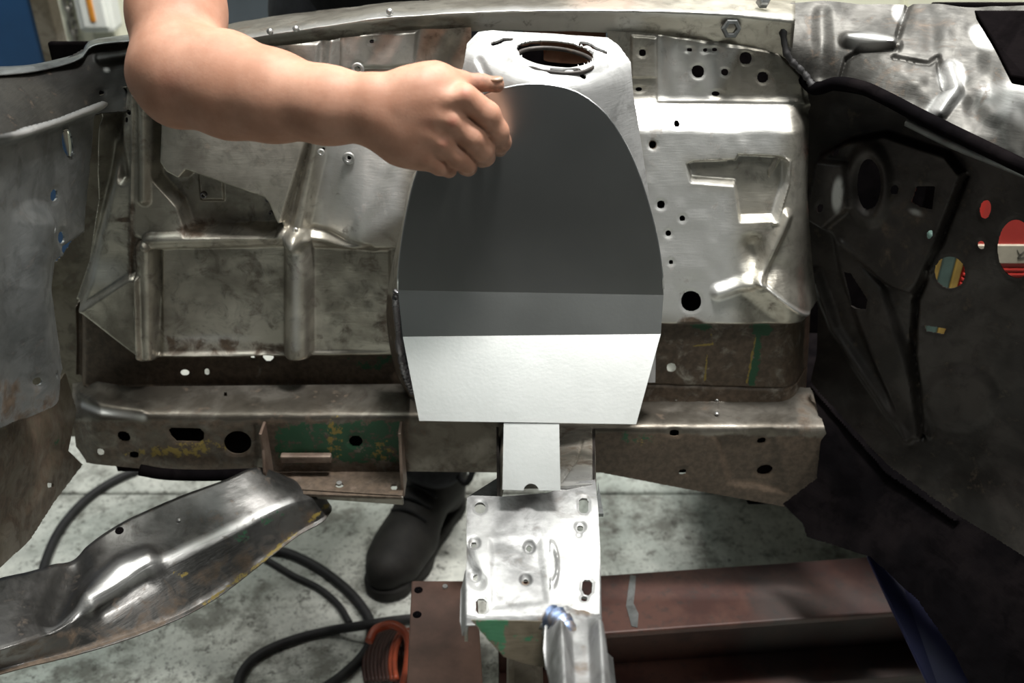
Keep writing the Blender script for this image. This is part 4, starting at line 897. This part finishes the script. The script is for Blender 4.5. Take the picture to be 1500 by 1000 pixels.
# ================================================================== jig beams, stand and floor things
JB = empty('jig_beam', (.5, 1.03, .0), 'long red-oxide steel I-beam lying under the car on the right', 'steel beam')
zb = .252
def bar(name, x0, x1, y0, y1, z0, z1, rot, par, mat): 
    P = [(x0, y0), (x1, y0), (x1, y1), (x0, y1)]; R = [(x, y + (x - .25) * rot, z1) for x, y in P]
    return prism(name, R, 0, mat, par, down=(0, 0, z0 - z1), bevel=.003)
ROT = .095
bar('top_flange', -.02, .95, .962, 1.072, zb - .012, zb, ROT, JB, M['beam'])
bar('web', -.02, .95, 1.013, 1.023, .125, zb - .010, ROT, JB, M['beam'])
bar('bottom_flange', -.02, .95, .952, 1.072, .110, .125, ROT, JB, M['beam'])
for x in (.02, .56): bar('beam_foot', x, x + .08, .955, 1.065, 0.0, .112, ROT, JB, M['beam'])
prism('scraped_patch', [(.166, .962, zb), (.174, .960, zb), (.178, .985, zb), (.173, 1.005, zb), (.178, 1.03, zb), (.182, 1.058, zb), (.174, 1.060, zb), (.168, 1.03, zb), (.162, 1.0, zb)], 0, M['cool'], JB, down=(0, 0, .0012))
M['rbeam'] = plain('rust_brown_steel', (.115, .062, .046), .6, .1, .45, 9, .3)
SB = empty('cross_beam', (-.13, .8, 0), 'short rusty red box beam pointing at the camera beside the boot', 'steel beam')
c0, c1 = at_z(603, 850, .30), at_z(698, 850, .30)
prism('beam_top', [c0, c1, at_z(712, 1080, .30), at_z(592, 1080, .30)], 0, M['rbeam'], SB, down=(0, 0, -.02), bevel=.002)
d0, d1 = at_z(592, 1080, .30), at_z(712, 1080, .30)
for nm, a, b in (('beam_side', c0, d0), ('beam_side', c1, d1)):
    sx = .006 if a is c0 else -.006
    prism(nm, [a - [0, 0, .018], b - [0, 0, .018], b * [1, 1, 0], a * [1, 1, 0]], 0, M['rbeam'], SB, down=(sx, 0, 0))
prism('beam_end', [c0 - [0, 0, .018], c1 - [0, 0, .018], c1 * [1, 1, 0], c0 * [1, 1, 0]], 0, M['rbeam'], SB, down=(0, -.006, 0))
for (x, y) in ((613, 864), (611, 900)): disc('bolt_hole', at_z(x, y, .3002), (0, 0, 1), .006, .0008, M['black'], SB, 18)
disc('weld_spatter', at_z(652, 860, .3), (0, 0, 1), .004, .003, M['bright'], SB, 8)
LF = empty('lift_leg', (.62, .80, 0), 'dark blue painted sloping lift leg in the shaded lower right corner', 'lift leg')
g = [at_y(1268, 812, .98), at_y(1312, 818, .97), at_y(1500, 1090, .74), at_y(1400, 1090, .76)]
prism('leg_plate', g, .02, M['dblue'], LF, bevel=.003)
prism('leg_foot', [at_z(1280, 975, .06), at_z(1330, 985, .06), at_z(1322, 965, .06), at_z(1285, 960, .06)], 0, M['beam'], LF, down=(0, 0, -.06), bevel=.002)
# hoses on the floor
def on_floor(pts, r): return [at_z(x, y, r + (z if len(q) > 2 else 0)) for q in pts for (x, y, z) in [(q[0], q[1], q[2] if len(q) > 2 else 0)]]
hz = .0085
tag(tube('air_hose', on_floor([(230, 676), (212, 684), (170, 702), (130, 728), (95, 765), (75, 800), (62, 840), (60, 880), (90, 900), (180, 880), (300, 822), (400, 806), (450, 822), (500, 856), (530, 888), (543, 915), (538, 950), (510, 982), (470, 1010), (420, 1030)], hz), hz, M['rubber'], None, 200, 10), 'long dark rubber hose looping under the valance and past the boot', 'hose')
tag(tube('power_cable', on_floor([(640, 902, .0), (600, 906, .0), (560, 911, .024), (530, 916, .024), (480, 924, 0), (420, 940), (375, 962), (352, 990), (350, 1020), (380, 1045)], .008), .008, M['rubber'], None, 140, 10), 'dark cable curving left across the floor below the boot', 'cable')
tag(tube('thin_cable', on_floor([(350, 796), (398, 824), (430, 843), (468, 862), (496, 886), (512, 912)], .006), .006, M['rubber'], None, 100, 8), 'thinner dark cable running beside the looped hose to the boot', 'cable')
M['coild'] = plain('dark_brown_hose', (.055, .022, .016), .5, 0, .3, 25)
CO = empty('coiled_hose', (-.22, .90, 0), 'orange-red coiled hose lying beside the cross beam', 'hose')
for k in range(9):
    x = 536 + k * 5.5; p = []
    for a in np.linspace(-.25 * math.pi, 1.15 * math.pi, 12):
        p.append(at_z(x + 22 + 24 * math.cos(a), 966 - 50 * math.sin(a) + 10 - k * .5, .012 + .008 * k))
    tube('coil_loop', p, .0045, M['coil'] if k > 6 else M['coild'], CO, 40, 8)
tube('loose_end', on_floor([(590, 1010, .09), (598, 965, .09), (596, 930, .09), (575, 915, .09), (550, 922, .09), (540, 940, .085)], .007), .007, M['coil'], CO, 50, 8)

# ================================================================== things beyond the car
BC = empty('partition_panel', (-1.3, 1.94, 0), 'blue painted steel partition panel at the far left', 'partition')
box('sheet', (-1.75, 1.93, .05), (-.905, 1.95, 1.75), M['blue'], BC, .004)
box('frame_post', (-.905, 1.92, 0), (-.868, 1.96, 1.76), M['brown'], BC, .003); box('frame_post', (-1.78, 1.92, 0), (-1.75, 1.96, 1.76), M['brown'], BC, .003)
box('frame_rail', (-1.75, 1.92, 0), (-.905, 1.96, .05), M['brown'], BC, .003)
WP = empty('wall_post', (-1.05, 2.5, 0), 'cream-painted wall post standing behind the blue partition', 'post')
box('post', (-1.14, 2.45, 0), (-.965, 2.60, 2.4), M['cream'], WP, .006)
EB = empty('switch_box', (-.98, 2.42, .69), 'white electrical switch box mounted on the cream post', 'electrical box')
box('enclosure', (-1.022, 2.38, .69), (-.938, 2.45, 1.0), M['white'], EB, .012); box('indicator', (-.985, 2.365, .72), (-.972, 2.385, .78), M['orange'], EB, .003); box('cover', (-1.005, 2.37, .705), (-.948, 2.382, .96), M['white'], EB, .004)
CHN = empty('hanging_chain', (-1.09, 2.42, .8), 'steel link chain hanging down the cream post', 'chain')
for k in range(16):
    zc = 1.0 - k * .028; a = np.linspace(0, 2 * math.pi, 13)
    if k % 2: pts = [(-1.058 + .009 * math.cos(t), 2.435, zc + .019 * math.sin(t)) for t in a]
    else: pts = [(-1.058, 2.435 + .009 * math.cos(t), zc + .019 * math.sin(t)) for t in a]
    tube('chain_link', pts, .004, M['steel'], CHN, 16, 6)
CB = empty('cream_cabinet', (1.3, 3.0, 0), 'cream cabinet far behind the cowl at top right', 'cabinet')
box('carcass', (.55, 3.2, 0), (1.9, 3.7, 1.9), M['cream'], CB, .01)
for k in range(2): box('door', (.57 + .66 * k, 3.185, .05), (1.21 + .66 * k, 3.205, 1.85), M['cream'], CB, .004)
# boxes inside the cabin, seen through the firewall holes
def crate(name, lo, hi, label, bands, ribs=0):
    e = empty(name, (lo[0], lo[1], lo[2]), label, 'box'); box('shell', lo, hi, M['red'], e, .006)
    for (z0, z1, m) in bands: box('band', (lo[0] - .002, lo[1] - .004, z0), (hi[0] + .002, lo[1] + .004, z1), M[m], e, .001)
    for k in range(ribs): z = lo[2] + .01 + k * .008; box('rib', (lo[0], lo[1] - .003, z), (hi[0], lo[1] + .002, z + .004), M['red'], e, .001)
    return e
RC = crate('red_crate', (.656, 1.28, .32), (.98, 1.33, .84), 'red ribbed crate with a cream band, seen through the large firewall hole', [(.655, .684, 'offwhite')], 40)
tube('scribble', [(.722, 1.2755, .677), (.728, 1.2755, .670), (.735, 1.2755, .678), (.726, 1.2755, .664), (.742, 1.2755, .668)], .0005, M['rubber'], RC, 24, 5)
TC = empty('teal_case', (.6, 1.28, .32), 'narrow dull teal case with ochre edge beside the red crate', 'case')
box('shell', (.595, 1.28, .32), (.642, 1.33, .70), M['teal'], TC, .004); box('edge_band', (.642, 1.279, .32), (.653, 1.33, .70), M['gold'], TC, .002); box('edge_band', (.612, 1.276, .33), (.619, 1.281, .69), M['gold'], TC, .001)
